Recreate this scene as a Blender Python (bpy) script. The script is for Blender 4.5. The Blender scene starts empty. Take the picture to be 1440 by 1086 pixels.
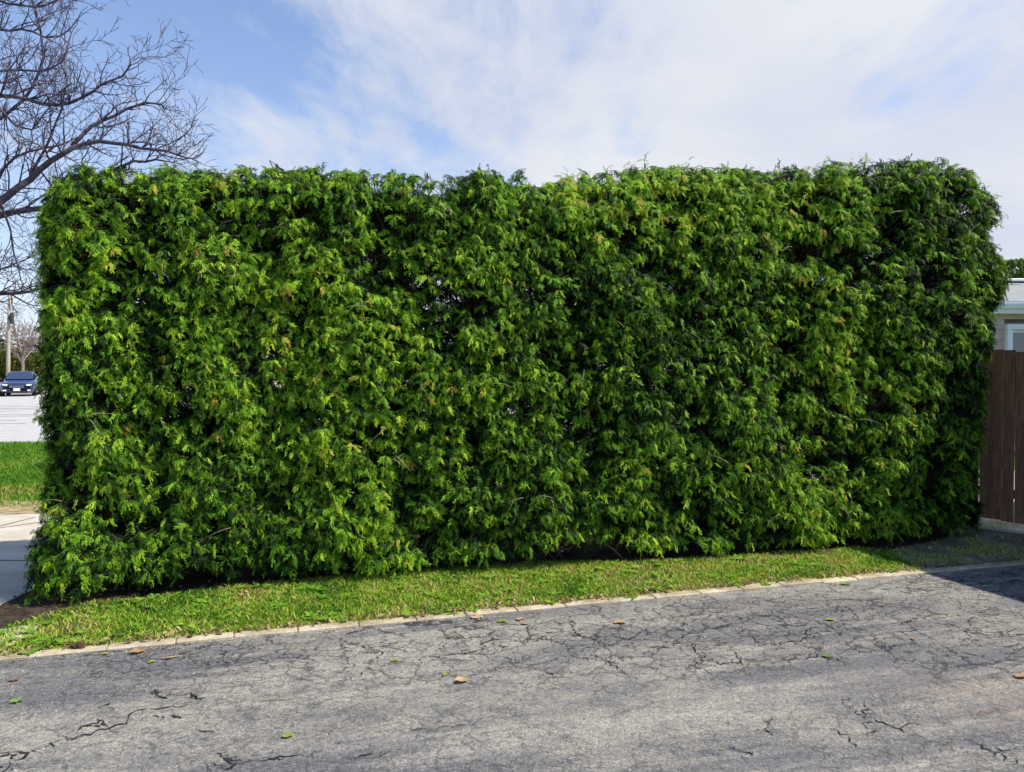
import bpy, math, random
import numpy as np
from mathutils import Vector, Matrix
random.seed(7); RNG = np.random.default_rng(11)
SC = bpy.context.scene; COL = SC.collection
R = math.radians
# ------------------------------------------------------------------ camera
F = 1067.0; CAMH = 1.6; PITCH = math.atan(23/F)
cam = bpy.data.objects.new('camera', bpy.data.cameras.new('camera')); COL.objects.link(cam)
cam.data.sensor_width = 36; cam.data.lens = F/1440*36
cam.data.clip_start = 0.05; cam.data.clip_end = 3000
cam.location = (0, 0, CAMH); cam.rotation_euler = (math.pi/2-PITCH, 0, 0)
SC.camera = cam
# ------------------------------------------------------------------ sun and sky
SUN_EL = R(50); SUN_OFF = R(9)          # sun stands to the right, a little behind the camera
TS = Vector((math.cos(SUN_OFF)*math.cos(SUN_EL), -math.sin(SUN_OFF)*math.cos(SUN_EL), math.sin(SUN_EL)))
sd = bpy.data.lights.new('sun', 'SUN'); sd.energy = 5.0; sd.angle = R(0.53); sd.color = (1.0, 0.94, 0.84)
sun = bpy.data.objects.new('sun', sd); COL.objects.link(sun)
sun.rotation_euler = TS.to_track_quat('Z', 'Y').to_euler(); sun.location = (6, -4, 12)
SC.view_settings.view_transform = 'Standard'; SC.view_settings.look = 'None'
SC.view_settings.exposure = 0.45; SC.view_settings.gamma = 1.0
try: SC.view_settings.use_curve_mapping = False
except Exception: pass
SC.render.resolution_x = 1024; SC.render.resolution_y = 772

class NT:
    """small node-tree writer"""
    def __init__(s, tree): s.t = tree; s.n = tree.nodes; s.l = tree.links
    def add(s, typ, ins=None, **kw):
        n = s.n.new(typ)
        for k, v in kw.items(): setattr(n, k, v)
        for k, v in (ins or {}).items(): s.set(n, k, v)
        return n
    def set(s, n, k, v):
        sock = n.inputs[k]
        if isinstance(v, bpy.types.NodeSocket): s.l.new(v, sock)
        elif isinstance(v, bpy.types.Node): s.l.new(v.outputs[0], sock)
        else: sock.default_value = v
    def math(s, op, a, b=0.0, c=None, clamp=False):
        n = s.add('ShaderNodeMath', {0: a, 1: b}, operation=op, use_clamp=clamp)
        if c is not None: s.set(n, 2, c)
        return n.outputs[0]
    def mapr(s, v, a, b, c=0.0, d=1.0, smooth=True):
        n = s.add('ShaderNodeMapRange', {'Value': v, 'From Min': a, 'From Max': b, 'To Min': c, 'To Max': d})
        n.clamp = True
        if smooth: n.interpolation_type = 'SMOOTHSTEP'
        return n.outputs[0]
    def mix(s, f, a, b, blend='MIX'):
        n = s.add('ShaderNodeMix', data_type='RGBA', blend_type=blend)
        for idx, v in ((0, f), (6, a), (7, b)):
            if isinstance(v, (bpy.types.NodeSocket,)): s.l.new(v, n.inputs[idx])
            else: n.inputs[idx].default_value = v if idx == 0 else (tuple(v)+(1,) if len(v) == 3 else v)
        return n.outputs[2]
    def noise(s, vec, scale, detail=4, rough=.55, dist=0.0):
        n = s.add('ShaderNodeTexNoise', {'Vector': vec, 'Scale': scale, 'Detail': detail, 'Roughness': rough, 'Distortion': dist})
        return n.outputs[0]
    def mapping(s, vec, rot=(0,0,0), scale=(1,1,1), loc=(0,0,0)):
        return s.add('ShaderNodeMapping', {'Vector': vec, 'Rotation': rot, 'Scale': scale, 'Location': loc}).outputs[0]
    def ramp(s, f, stops):
        n = s.add('ShaderNodeValToRGB', {0: f}); cr = n.color_ramp
        while len(cr.elements) < len(stops): cr.elements.new(0.5)
        for e, (p, c) in zip(cr.elements, stops): e.position = p; e.color = tuple(c)+(1,)
        return n.outputs[0]

W = bpy.data.worlds.new('World'); SC.world = W; W.use_nodes = True
w = NT(W.node_tree); w.n.clear()
sky = w.add('ShaderNodeTexSky'); sky.sky_type = 'NISHITA'; sky.sun_disc = False
sky.sun_elevation = SUN_EL; sky.sun_rotation = math.atan2(TS.x, TS.y)
sky.air_density = 1.0; sky.dust_density = 0.4; sky.ozone_density = 2.0
g = w.add('ShaderNodeTexCoord').outputs['Generated']
sep = w.add('ShaderNodeSeparateXYZ', {0: g})
X, Y, Z = sep.outputs
zc = w.math('MAXIMUM', w.math('ADD', Z, 0.12), 0.05)
pl = w.add('ShaderNodeCombineXYZ', {0: w.math('DIVIDE', X, zc), 1: w.math('DIVIDE', Y, zc), 2: 0.0}).outputs[0]
m1 = w.noise(w.mapping(pl, rot=(0, 0, 0.5), scale=(1.0, .55, 1), loc=(3.1, 1.7, 0)), 1.15, 7, .58, .35)
m2 = w.noise(w.mapping(pl, rot=(0, 0, -.35), scale=(1.5, .6, 1), loc=(.4, 5.2, 0)), 4.2, 9, .64, .3)
nz = w.math('ADD', w.math('MULTIPLY', m1, .72), w.math('MULTIPLY', m2, .38))
bias = w.mapr(X, -.60, .20, -.13, .17)                       # a bank of thin cloud to the right
low = w.mapr(Z, .36, .12, 0.0, .10)
cm = w.mapr(w.math('ADD', w.math('ADD', nz, bias), low), .40, .74)
front = w.mapr(Y, -.2, .35)                                   # the cloud bank ends overhead; the rest of the sky is clear
over = w.mapr(Z, .78, .52)
cm = w.math('MULTIPLY', w.math('MULTIPLY', cm, front), over)
haz = w.mapr(Z, .42, .0, .10, .62)
cm = w.math('MAXIMUM', cm, w.math('MULTIPLY', haz, front))
shade = w.noise(w.mapping(pl, scale=(.7, .7, 1), loc=(7, 2, 0)), 1.3, 5, .5)
ccol = w.mix(w.mapr(shade, .3, .7), (.49, .525, .62), (.61, .63, .66))
bg1 = w.add('ShaderNodeBackground', {'Color': w.mix(1.0, sky.outputs[0], (.98, 1.05, 1.20), 'MULTIPLY'), 'Strength': .125})
bg2 = w.add('ShaderNodeBackground', {'Color': ccol, 'Strength': 1.0})
ms = w.add('ShaderNodeMixShader', {0: cm, 1: bg1, 2: bg2})
wo = w.add('ShaderNodeOutputWorld'); w.l.new(ms.outputs[0], wo.inputs[0])

# ------------------------------------------------------------------ helpers
def ray(px, py):
    x = (px-720)/F; y = (543-py)/F; c, s_ = math.cos(PITCH), math.sin(PITCH)
    return Vector((x, c+y*s_, -s_+y*c))
def P(px, py, h=0.0):
    d = ray(px, py); t = (h-CAMH)/d.z
    return Vector((d.x*t, d.y*t, h))
def at(px, py, Yd):
    d = ray(px, py); t = Yd/d.y
    return Vector((d.x*t, Yd, CAMH+d.z*t))

class MB:
    def __init__(s): s.v = []; s.f = []; s.n = 0; s.t = []; s.fm = []
    def raw(s, verts, faces, tint=None):
        o = s.n; s.v.extend([tuple(v) for v in verts]); s.f.extend([tuple(i+o for i in f) for f in faces])
        s.n += len(verts); s.t.extend([0.5 if tint is None else tint]*len(verts))
    def box(s, c, size, rz=0.0, bev=0.0, rot=None, tint=None):
        sx, sy, sz = [q/2 for q in size]; M = rot or Matrix.Rotation(rz, 3, 'Z'); c = Vector(c)
        if bev <= 0:
            vs = [(x, y, z) for x in (-sx, sx) for y in (-sy, sy) for z in (-sz, sz)]
            fs = [(0,1,3,2),(4,6,7,5),(0,4,5,1),(2,3,7,6),(0,2,6,4),(1,5,7,3)]
        else:
            b = min(bev, sx*.9, sy*.9, sz*.9); vs = []; idx = {}
            for x in (-1, 1):
                for y in (-1, 1):
                    for z in (-1, 1):
                        for k in range(3):
                            q = [sx-b, sy-b, sz-b]; q[k] = (sx, sy, sz)[k]
                            idx[x, y, z, k] = len(vs); vs.append((x*q[0], y*q[1], z*q[2]))
            fs = []
            for k in range(3):
                a, d = [i for i in range(3) if i != k]
                for s1 in (-1, 1):
                    ring = []
                    for (p, q) in ((-1,-1),(1,-1),(1,1),(-1,1)):
                        key = [0,0,0]; key[k] = s1; key[a] = p; key[d] = q; ring.append(idx[key[0],key[1],key[2],k])
                    fs.append(tuple(ring))
                for p in (-1, 1):
                    for q in (-1, 1):
                        key1 = [0,0,0]; key2 = [0,0,0]; key1[k] = -1; key2[k] = 1
                        for kk in (key1, key2): kk[a] = p; kk[d] = q
                        fs.append((idx[(*key1, a)], idx[(*key2, a)], idx[(*key2, d)], idx[(*key1, d)]))
            for x in (-1, 1):
                for y in (-1, 1):
                    for z in (-1, 1): fs.append((idx[x,y,z,0], idx[x,y,z,1], idx[x,y,z,2]))
        s.raw([M @ Vector(v)+c for v in vs], fs, tint)
    def tube(s, pts, rads, n=6, cap=True, tint=None):
        pts = [Vector(p) for p in pts]; rings = []; up = Vector((0.13, 0.21, 1)).normalized()
        for i, p in enumerate(pts):
            d = (pts[min(i+1, len(pts)-1)]-pts[max(i-1, 0)])
            d = d.normalized() if d.length > 1e-9 else Vector((0, 0, 1))
            a = d.cross(up)
            if a.length < 1e-3: a = d.cross(Vector((1, 0, 0)))
            a.normalize(); b = d.cross(a)
            rings.append([p+(a*math.cos(2*math.pi*k/n)+b*math.sin(2*math.pi*k/n))*rads[i] for k in range(n)])
        vs = [v for r in rings for v in r]; fs = []
        for i in range(len(pts)-1):
            for k in range(n):
                k2 = (k+1) % n; fs.append((i*n+k, i*n+k2, (i+1)*n+k2, (i+1)*n+k))
        if cap: fs.append(tuple(range(n-1, -1, -1))); fs.append(tuple(range((len(pts)-1)*n, len(pts)*n)))
        s.raw(vs, fs, tint)
    def build(s, name, mat, parent=None, smooth=False):
        me = bpy.data.meshes.new(name); me.from_pydata(s.v, [], s.f); me.update()
        a = me.attributes.new('tint', 'FLOAT', 'POINT'); a.data.foreach_set('value', s.t)
        if smooth: me.polygons.foreach_set('use_smooth', [True]*len(me.polygons))
        return link(name, me, mat, parent)
def link(name, me, mat, parent=None):
    o = bpy.data.objects.new(name, me); COL.objects.link(o)
    if mat: me.materials.append(mat)
    if parent: o.parent = parent
    return o
def np_mesh(name, V, Q, tint, mat, parent=None, nside=4):
    """V (n,3), Q (m,nside) with numpy"""
    me = bpy.data.meshes.new(name)
    me.vertices.add(len(V)); me.vertices.foreach_set('co', np.ascontiguousarray(V, dtype=np.float32).ravel())
    me.loops.add(Q.size); me.loops.foreach_set('vertex_index', np.ascontiguousarray(Q, dtype=np.int32).ravel())
    me.polygons.add(len(Q)); me.polygons.foreach_set('loop_start', np.arange(0, Q.size, nside, dtype=np.int32))
    a = me.attributes.new('tint', 'FLOAT', 'POINT'); a.data.foreach_set('value', np.ascontiguousarray(tint, dtype=np.float32))
    me.update(calc_edges=True)
    return link(name, me, mat, parent)
def tag(o, label=None, cat=None, group=None, kind=None):
    if label: o['label'] = label
    if cat: o['category'] = cat
    if group: o['group'] = group
    if kind: o['kind'] = kind
    return o
def empty(name, loc=(0, 0, 0), rz=0.0):
    o = bpy.data.objects.new(name, None); COL.objects.link(o); o.location = loc; o.rotation_euler = (0, 0, rz)
    o.empty_display_size = .2; return o
def vnoise(p, seed=0):
    p = np.asarray(p, float); i = np.floor(p).astype(np.int64); f = p-i; f = f*f*(3-2*f)
    def h(ix, iy, iz):
        n = (ix*374761393+iy*668265263+iz*2147483647+seed*974634777) & 0xffffffff
        n = ((n ^ (n >> 13))*1274126177) & 0xffffffff; n = n ^ (n >> 16)
        return (n & 0xffff)/65535.0
    r = 0
    for a in (0, 1):
        for b in (0, 1):
            for c in (0, 1):
                wgt = (f[:,0] if a else 1-f[:,0])*(f[:,1] if b else 1-f[:,1])*(f[:,2] if c else 1-f[:,2])
                r = r+wgt*h(i[:,0]+a, i[:,1]+b, i[:,2]+c)
    return r

def mat(name, fn, rough=.8, spec=.3, bump=None, metal=0.0):
    m = bpy.data.materials.new(name); m.use_nodes = True; t = NT(m.node_tree); b = t.n['Principled BSDF']
    b.inputs['Roughness'].default_value = rough; b.inputs['Specular IOR Level'].default_value = spec; b.inputs['Metallic'].default_value = metal
    oc = t.add('ShaderNodeTexCoord').outputs['Object']
    res = fn(t, oc) if callable(fn) else None
    if res is None: b.inputs['Base Color'].default_value = tuple(fn)+(1,)
    else:
        colr, hgt = res if isinstance(res, tuple) else (res, None)
        t.set(b, 'Base Color', colr)
        if hgt is not None:
            bn = t.add('ShaderNodeBump', {'Height': hgt, 'Strength': bump[0], 'Distance': bump[1]}); t.l.new(bn.outputs[0], b.inputs['Normal'])
    return m
def attr(t, name='tint'): return t.add('ShaderNodeAttribute', attribute_name=name).outputs['Fac']

def leafmat(name, stops, transl=.3, rough=.5, spec=.35, tcol=(1.25, 1.2, .55)):
    m = bpy.data.materials.new(name); m.use_nodes = True; t = NT(m.node_tree); b = t.n['Principled BSDF']; out = t.n['Material Output']
    c = t.ramp(attr(t), stops); t.set(b, 'Base Color', c); b.inputs['Roughness'].default_value = rough; b.inputs['Specular IOR Level'].default_value = spec
    tr = t.add('ShaderNodeBsdfTranslucent', {'Color': t.mix(1.0, c, tcol, 'MULTIPLY')})
    mx = t.add('ShaderNodeMixShader', {0: transl, 1: b.outputs[0], 2: tr.outputs[0]}); t.l.new(mx.outputs[0], out.inputs[0]); return m

DRIVE_ROT = math.atan2(5.99-4.215, 3.2+2.84)      # bearing of the kerb line, about 16 degrees
def f_asphalt(t, oc):
    al = t.mapping(oc, rot=(0, 0, -DRIVE_ROT))
    st = t.noise(t.mapping(al, scale=(.45, 1.7, 1)), 1.1, 6, .62, .4)
    st2 = t.noise(t.mapping(al, scale=(.5, 5, 1), loc=(4, 2, 0)), 1.5, 6, .65, .15)
    fine = t.noise(oc, 95, 4, .8); grain = t.noise(t.mapping(oc, loc=(3, 3, 0)), 38, 5, .75); fine2 = t.noise(oc, 260, 3, .7); mid = t.noise(oc, 7, 6, .65)
    c = t.mix(t.mapr(st, .36, .64), (.120, .116, .120), (.262, .250, .214))
    c = t.mix(t.mapr(st2, .48, .72, 0, .70), c, (.345, .325, .28))
    c = t.mix(t.mapr(mid, .44, .66, 0, .55), c, (.105, .104, .115))
    c = t.mix(1.0, c, t.ramp(grain, [(.30, (.50, .50, .53)), (.5, (1, 1, 1)), (.70, (1.45, 1.43, 1.36))]), 'MULTIPLY')
    c = t.mix(1.0, c, t.ramp(fine, [(.30, (.40, .40, .42)), (.5, (1, 1, 1)), (.70, (1.9, 1.85, 1.7))]), 'MULTIPLY')
    vo = t.add('ShaderNodeTexVoronoi', {'Vector': oc, 'Scale': 62.0}); vd = vo.outputs['Distance']
    ag = t.math('MULTIPLY', t.mapr(vd, .30, .14), t.mapr(vo.outputs['Color'], .62, .70))   # stones showing in the worn binder
    c = t.mix(t.math('MULTIPLY', ag, .65), c, (.46, .45, .41))
    pits = t.mapr(t.noise(t.mapping(oc, loc=(9, 1, 0)), 24, 4, .7), .66, .72)
    c = t.mix(t.math('MULTIPLY', pits, .8), c, (.03, .03, .036))
    # crazing in worn areas
    wv = t.add('ShaderNodeVectorMath', {0: t.add('ShaderNodeTexNoise', {'Vector': oc, 'Scale': 7.0, 'Detail': 7.0, 'Roughness': .7}).outputs[1], 1: (.26, .26, 0)}, operation='MULTIPLY').outputs[0]
    wp = t.add('ShaderNodeVectorMath', {0: t.mapping(al, scale=(1, 1.25, 1)), 1: wv}, operation='ADD').outputs[0]
    sp = t.add('ShaderNodeSeparateXYZ', {0: oc})
    reg = t.mapr(sp.outputs[1], 3.6, 4.4)
    cms = []
    for (scl, lo, wd_, brl) in ((3.6, .40, .018, .43), (7.5, .45, .026, .43), (13.0, .50, .034, .47)):
        ve = t.add('ShaderNodeTexVoronoi', {'Vector': wp, 'Scale': scl}, feature='DISTANCE_TO_EDGE').outputs['Distance']
        wear = t.noise(t.mapping(al, scale=(.6, 1.2, 1), loc=(scl, 9, 0)), .9, 4, .6)
        brk = t.mapr(t.noise(t.mapping(oc, loc=(scl, 0, 0)), 5.5, 4, .65), brl, brl+.05)
        cms.append(t.math('MULTIPLY', t.math('MULTIPLY', t.mapr(ve, wd_, wd_*.35), t.mapr(wear, lo, lo+.06)), t.math('MULTIPLY', brk, t.math('ADD', t.math('MULTIPLY', reg, .75), .25))))
    cm_ = t.math('MAXIMUM', t.math('MAXIMUM', cms[0], cms[1]), cms[2])
    c = t.mix(t.math('MULTIPLY', cm_, .9), c, (.022, .022, .030))
    # rust stain near the right side
    d = t.add('ShaderNodeVectorMath', {0: oc, 1: tuple(P(1405, 985))}, operation='DISTANCE').outputs['Value']
    rs = t.math('MULTIPLY', t.mapr(d, .50, .02), t.mapr(t.noise(oc, 9, 5, .7), .40, .70, 0, .42))
    c = t.mix(rs, c, (.36, .22, .13))
    h = t.math('SUBTRACT', t.math('ADD', t.math('MULTIPLY', fine, .6), t.math('ADD', t.math('MULTIPLY', fine2, .25), t.math('MULTIPLY', grain, .7))), t.math('MULTIPLY', cm_, 2.0))
    return c, h
M_asph = mat('asphalt', f_asphalt, .82, .35, (.9, .006))
def f_conc(base, dark):
    def f(t, oc):
        n = t.noise(oc, 3, 6, .65); n2 = t.noise(oc, 60, 4, .7)
        c = t.mix(t.mapr(n, .3, .7), dark, base); c = t.mix(1.0, c, t.ramp(n2, [(.3, (.7, .7, .7)), (.6, (1.05, 1.05, 1.05))]), 'MULTIPLY')
        return c, n2
    return f
M_kerb = mat('kerb_concrete', f_conc((.62, .53, .38), (.28, .23, .15)), .9, .2, (.5, .004))
M_walk = mat('path_concrete', f_conc((.60, .54, .45), (.45, .40, .32)), .9, .2, (.3, .003))
M_road = mat('road_surface', f_conc((.50, .49, .47), (.40, .39, .37)), .9, .2, (.2, .004))
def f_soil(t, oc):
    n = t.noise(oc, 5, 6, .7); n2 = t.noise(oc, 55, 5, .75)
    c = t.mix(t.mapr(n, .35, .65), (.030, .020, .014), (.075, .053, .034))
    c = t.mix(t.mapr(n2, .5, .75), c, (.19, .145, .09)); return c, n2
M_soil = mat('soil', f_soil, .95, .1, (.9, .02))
def f_turf(t, oc):
    n = t.noise(oc, 1.3, 5, .65); n2 = t.noise(oc, 40, 5, .75)
    c = t.mix(t.mapr(n, .42, .64), (.035, .085, .012), (.15, .115, .045))
    c = t.mix(t.mapr(n2, .45, .7), c, (.16, .13, .055)); return c, n2
M_turf = mat('turf_soil', f_turf, .95, .1, (.9, .02))
def f_lawn(t, oc):
    n = t.noise(oc, .8, 5, .65); n2 = t.noise(oc, 30, 5, .75)
    c = t.mix(t.mapr(n, .35, .7), (.035, .12, .012), (.07, .17, .02))
    c = t.mix(t.mapr(n2, .4, .75), c, (.10, .15, .03)); return c, n2
M_lawn = mat('lawn_turf', f_lawn, .95, .1, (.6, .02))
def f_drydirt(t, oc):
    n = t.noise(oc, 4, 6, .65); n2 = t.noise(oc, 45, 5, .75)
    c = t.mix(t.mapr(n, .4, .62), (.17, .15, .095), (.27, .245, .18))
    c = t.mix(t.mapr(n2, .5, .7), c, (.13, .14, .055)); return c, n2
M_dirt = mat('dry_dirt', f_drydirt, .95, .1, (.8, .015))

def bark(c1, c2, c3):
    def f(t, oc):
        n = t.noise(t.mapping(oc, scale=(1, 1, .22)), 45, 5, .65); n2 = t.noise(oc, 5, 4, .6)
        c = t.mix(t.mapr(n, .35, .65), c1, c2); c = t.mix(t.mapr(n2, .5, .75), c, c3); return c, n
    return f
M_bark = mat('cedar_bark', bark((.045, .032, .024), (.13, .10, .078), (.17, .15, .125)), .9, .15, (.8, .01))
M_tbark = mat('bare_tree_bark', bark((.050, .038, .075), (.115, .092, .135), (.27, .22, .19)), .85, .2, (.8, .01))
M_far_bark = mat('distant_bark', bark((.15, .11, .11), (.26, .20, .19), (.40, .35, .32)), .9, .1, (.3, .01))
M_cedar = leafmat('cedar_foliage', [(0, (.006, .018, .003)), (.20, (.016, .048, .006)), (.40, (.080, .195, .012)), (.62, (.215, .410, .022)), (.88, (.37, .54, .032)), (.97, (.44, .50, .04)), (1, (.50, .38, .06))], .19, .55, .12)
M_grass = leafmat('grass_blades', [(0, (.03, .11, .006)), (.35, (.14, .32, .014)), (.60, (.36, .50, .03)), (.80, (.55, .47, .12)), (1, (.60, .45, .22))], .3, .55, .25)
M_lawnb = leafmat('lawn_blades', [(0, (.05, .13, .008)), (.6, (.12, .26, .018)), (.85, (.22, .32, .03)), (1, (.36, .29, .11))], .3, .55, .2)

# ------------------------------------------------------------------ hedge frame of reference
P0 = Vector((-3.28, 5.25)); P1 = Vector((4.36, 7.00))
U = (P1-P0).normalized(); V = Vector((-U.y, U.x)); LEN = (P1-P0).length; DEP = 1.15
def hp(u, v, h): return Vector((P0.x+U.x*u+V.x*v, P0.y+U.y*u+V.y*v, h))

# ------------------------------------------------------------------ setting: ground sheets
def sheet(name, pts, z, m, kind='structure', sub=0):
    me = bpy.data.meshes.new(name); me.from_pydata([(p[0], p[1], z) for p in pts], [], [tuple(range(len(pts)))]); me.update()
    o = link(name, me, m); o['kind'] = kind; return o
sheet('ground', [(-500, -300), (500, -300), (500, 900), (-500, 900)], -.008, M_lawn)
kd = Vector((math.cos(DRIVE_ROT), math.sin(DRIVE_ROT))); kn = Vector((-kd.y, kd.x))
K0 = P(0, 930); K0 = Vector((K0.x, K0.y))
def kp(a, b): q = K0+kd*a+kn*b; return (q.x, q.y)
sheet('driveway', [kp(-14, -16), kp(16, -16), kp(16, .02), kp(-14, .02)], 0.0, M_asph)
sheet('soil_bed', [kp(-.9, .1), kp(9.6, .1), kp(9.6, 3.6), kp(-.9, 3.6)], -.004, M_soil)
a_ = [P(-160, 1000), P(40, 895), P(150, 800), P(260, 722), P(-700, 722), P(-900, 1000)]
sheet('front_path', [(q.x, q.y) for q in a_], .004, M_walk)
# joints cut in the path
jm = MB()
for (a, b) in (((-120, 760), (140, 722)), ((-60, 728), (30, 722.5)), ((-300, 785), (120, 789)), ((-20, 745), (50, 727))):
    p, q = P(*a, .0065), P(*b, .0065); d = (q-p).normalized(); s_ = Vector((-d.y, d.x, 0))*.012
    jm.raw([p-s_, q-s_, q+s_, p+s_], [(0, 1, 2, 3)])
M_joint = mat('joint_dirt', (.16, .14, .11), .95, .1)
o = jm.build('path_joint', M_joint); o['kind'] = 'structure'
dr = [P(-400, 705), P(60, 705), P(320, 705), P(300, 723), P(-400, 723)]
sheet('dry_verge', [(q.x, q.y) for q in dr], .008, mat('dead_grass', lambda t, oc: t.mix(t.mapr(t.noise(oc, 4, 7, .75), .40, .60), (.15, .15, .05), (.40, .30, .17)), .95, .1))
sheet('street', [(-90, 16.6), (30, 16.6), (30, 50), (-90, 50)], .004, M_road)
rs = MB()
for k in range(9):                                            # tree-branch shadows painted across the street as darker strips
    y0 = random.uniform(19, 40); x0 = -y0*.70+random.uniform(-2, 1); pts = []
    ln = random.uniform(1.5, 4)
    for i in range(8): pts.append(Vector((x0+ln*i/7, y0+random.uniform(-.12, .12)+i*.05, .009)))
    for i in range(7):
        wv = .05+.05*random.random(); p, q = pts[i], pts[i+1]
        rs.raw([p-Vector((0, wv, 0)), q-Vector((0, wv, 0)), q+Vector((0, wv, 0)), p+Vector((0, wv, 0))], [(0, 1, 2, 3)])
o = rs.build('street_shadow_strip', mat('branch_shadow', (.26, .25, .25), .9, .2)); o['kind'] = 'structure'
# far kerb, pavement and rising bank across the street
fk = MB(); fk.box((-30, 50.15, .05), (120, .3, .14), bev=.02); o = fk.build('far_kerb', M_walk); o['kind'] = 'structure'
me = bpy.data.meshes.new('far_bank'); me.from_pydata([(-90, 50.3, .11), (30, 50.3, .11), (30, 62, .75), (-90, 62, .75), (30, 140, 1.0), (-90, 140, 1.0)], [], [(0, 1, 2, 3)]); me.update()
m2 = bpy.data.meshes.new('far_lawn'); m2.from_pydata([(-90, 62, .75), (30, 62, .75), (30, 160, 1.2), (-160, 160, 1.2)], [], [(0, 1, 2, 3)]); m2.update(); link('far_lawn', m2, M_lawn)['kind'] = 'structure'
o = link('far_bank', me, M_walk); o['kind'] = 'structure'

# concrete edging: short blocks laid end to end, slightly uneven
def stones():
    m = MB(); a = -2.2
    while a < 14:
        ln = random.uniform(.31, .37)
        c = K0+kd*(a+ln/2)+kn*(.055+random.uniform(-.006, .006))
        m.box((c.x, c.y, -.031+random.uniform(-.004, .004)), (ln-random.uniform(.001, .005), .090+random.uniform(-.010, .010), .085), rz=DRIVE_ROT+random.uniform(-.010, .010), bev=.005)
        a += ln
    return m
o = stones().build('kerb', M_kerb); o['kind'] = 'structure'

sheet('corner_soil_shade', [(q.x, q.y) for q in (P(-60, 900), P(0, 886), P(60, 876), P(170, 850), P(240, 810), P(120, 800), P(30, 838), P(-10, 858))], .0085, M_soil)  # dark soil sheet standing in for the hedge's shadow at this corner
# worn earth patch by the fence
dp = [P(1262, 806), P(1300, 801), P(1500, 788), P(1700, 775), P(1560, 730), P(1350, 726), P(1330, 757), P(1245, 775)]
sheet('dirt_patch', [(q.x, q.y) for q in dp], .002, M_dirt)
gs = [P(-60, 922), P(0, 885), P(60, 868), P(130, 848), P(200, 843), P(350, 822), P(500, 810), P(640, 799), P(760, 791), P(900, 790), P(1060, 781), P(1200, 771), P(1242, 774), P(1292, 800)]
strip_poly = [(q.x, q.y) for q in gs]
kb0 = kp(-1.2, .10)
lower = [kp(a, .09) for a in np.linspace(-.45, 6.45, 12)]
sheet('grass_verge', strip_poly[1:]+[l for l in reversed(lower)], .0, M_turf)

# cracks that are open in the asphalt, traced from the photograph and laid on the ground
CR = [[(72,1047),(88,1040),(118,1035),(140,1027),(160,1020),(178,1017),(185,1005),(205,997),(230,996),(262,992),(278,990)],
 [(110,1028),(130,1018),(140,1014),(150,1022),(135,1030)], [(218,970),(222,980),(236,983)], [(250,978),(268,975),(272,983),(285,984)],
 [(305,1060),(318,1068),(332,1075),(345,1072),(365,1070),(400,1066),(425,1060),(432,1067)], [(332,1075),(318,1083)], [(0,1060),(20,1058),(42,1062),(15,1072),(12,1085)],
 [(138,996),(155,988)], [(480,908),(498,907),(515,912),(533,915),(537,922),(525,930),(510,932)], [(516,938),(508,950)], [(597,936),(612,925),(640,920),(655,920),(680,913),(715,910)],
 [(640,920),(657,913)], [(745,900),(750,893),(770,895)], [(800,870),(805,885),(815,893),(838,900),(850,910),(865,905)], [(838,900),(860,910),(900,908),(930,912),(960,905)],
 [(830,920),(855,930),(870,942),(884,950)], [(860,890),(880,900),(895,895),(910,885)], [(770,945),(778,955)], [(960,878),(985,885),(1010,883),(1022,893),(1035,897)], [(1008,866),(1020,875)],
 [(1050,885),(1060,895),(1065,905),(1090,907),(1110,903),(1130,900),(1135,888),(1145,880)], [(962,895),(975,912),(990,925),(968,938),(995,942),(1010,955)],
 [(990,925),(1015,935),(1040,932),(1035,918),(1020,912)], [(1040,932),(1052,940)], [(1090,932),(1120,928),(1150,925),(1145,912)], [(1150,925),(1175,925),(1192,937)],
 [(1165,880),(1180,888),(1183,895)], [(1190,853),(1205,868),(1197,872)], [(1220,900),(1245,915),(1260,908),(1290,905)], [(1290,865),(1310,875),(1340,880),(1370,892),(1400,900)],
 [(1185,990),(1210,1005),(1235,1015),(1265,1027),(1290,1035),(1315,1043)], [(1215,985),(1218,1005),(1217,1025)], [(1165,1025),(1190,1035),(1208,1055)],
 [(1360,1040),(1385,1052),(1400,1065)], [(1400,1052),(1420,1072)], [(1030,1050),(1060,1062)], [(1075,1015),(1085,1035)], [(905,893),(930,885),(955,888)], [(1040,872),(1060,866),(1095,868),(1100,874)],
 [(480,1068),(520,1060),(535,1065)], [(600,1026),(655,1018)], [(310,928),(322,915),(350,912)], [(1180,842),(1220,845),(1250,840)], [(1000,900),(1020,905)], [(1262,880),(1290,868)], [(700,905),(760,898),(800,902)]]
ck = MB(); rc_ = random.Random(3)
for line in list(CR):                                   # side cracks and hairlines that leave the main ones
    for q_ in line:
        if rc_.random() < .55:
            p_ = [q_]
            for _ in range(rc_.randint(1, 3)): k_ = max(.25, (p_[-1][1]-760)/260); p_.append((p_[-1][0]+rc_.uniform(-26, 26)*k_, max(p_[-1][1]+rc_.uniform(-9, 9)*k_, 862)))
            CR.append(p_)
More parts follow.
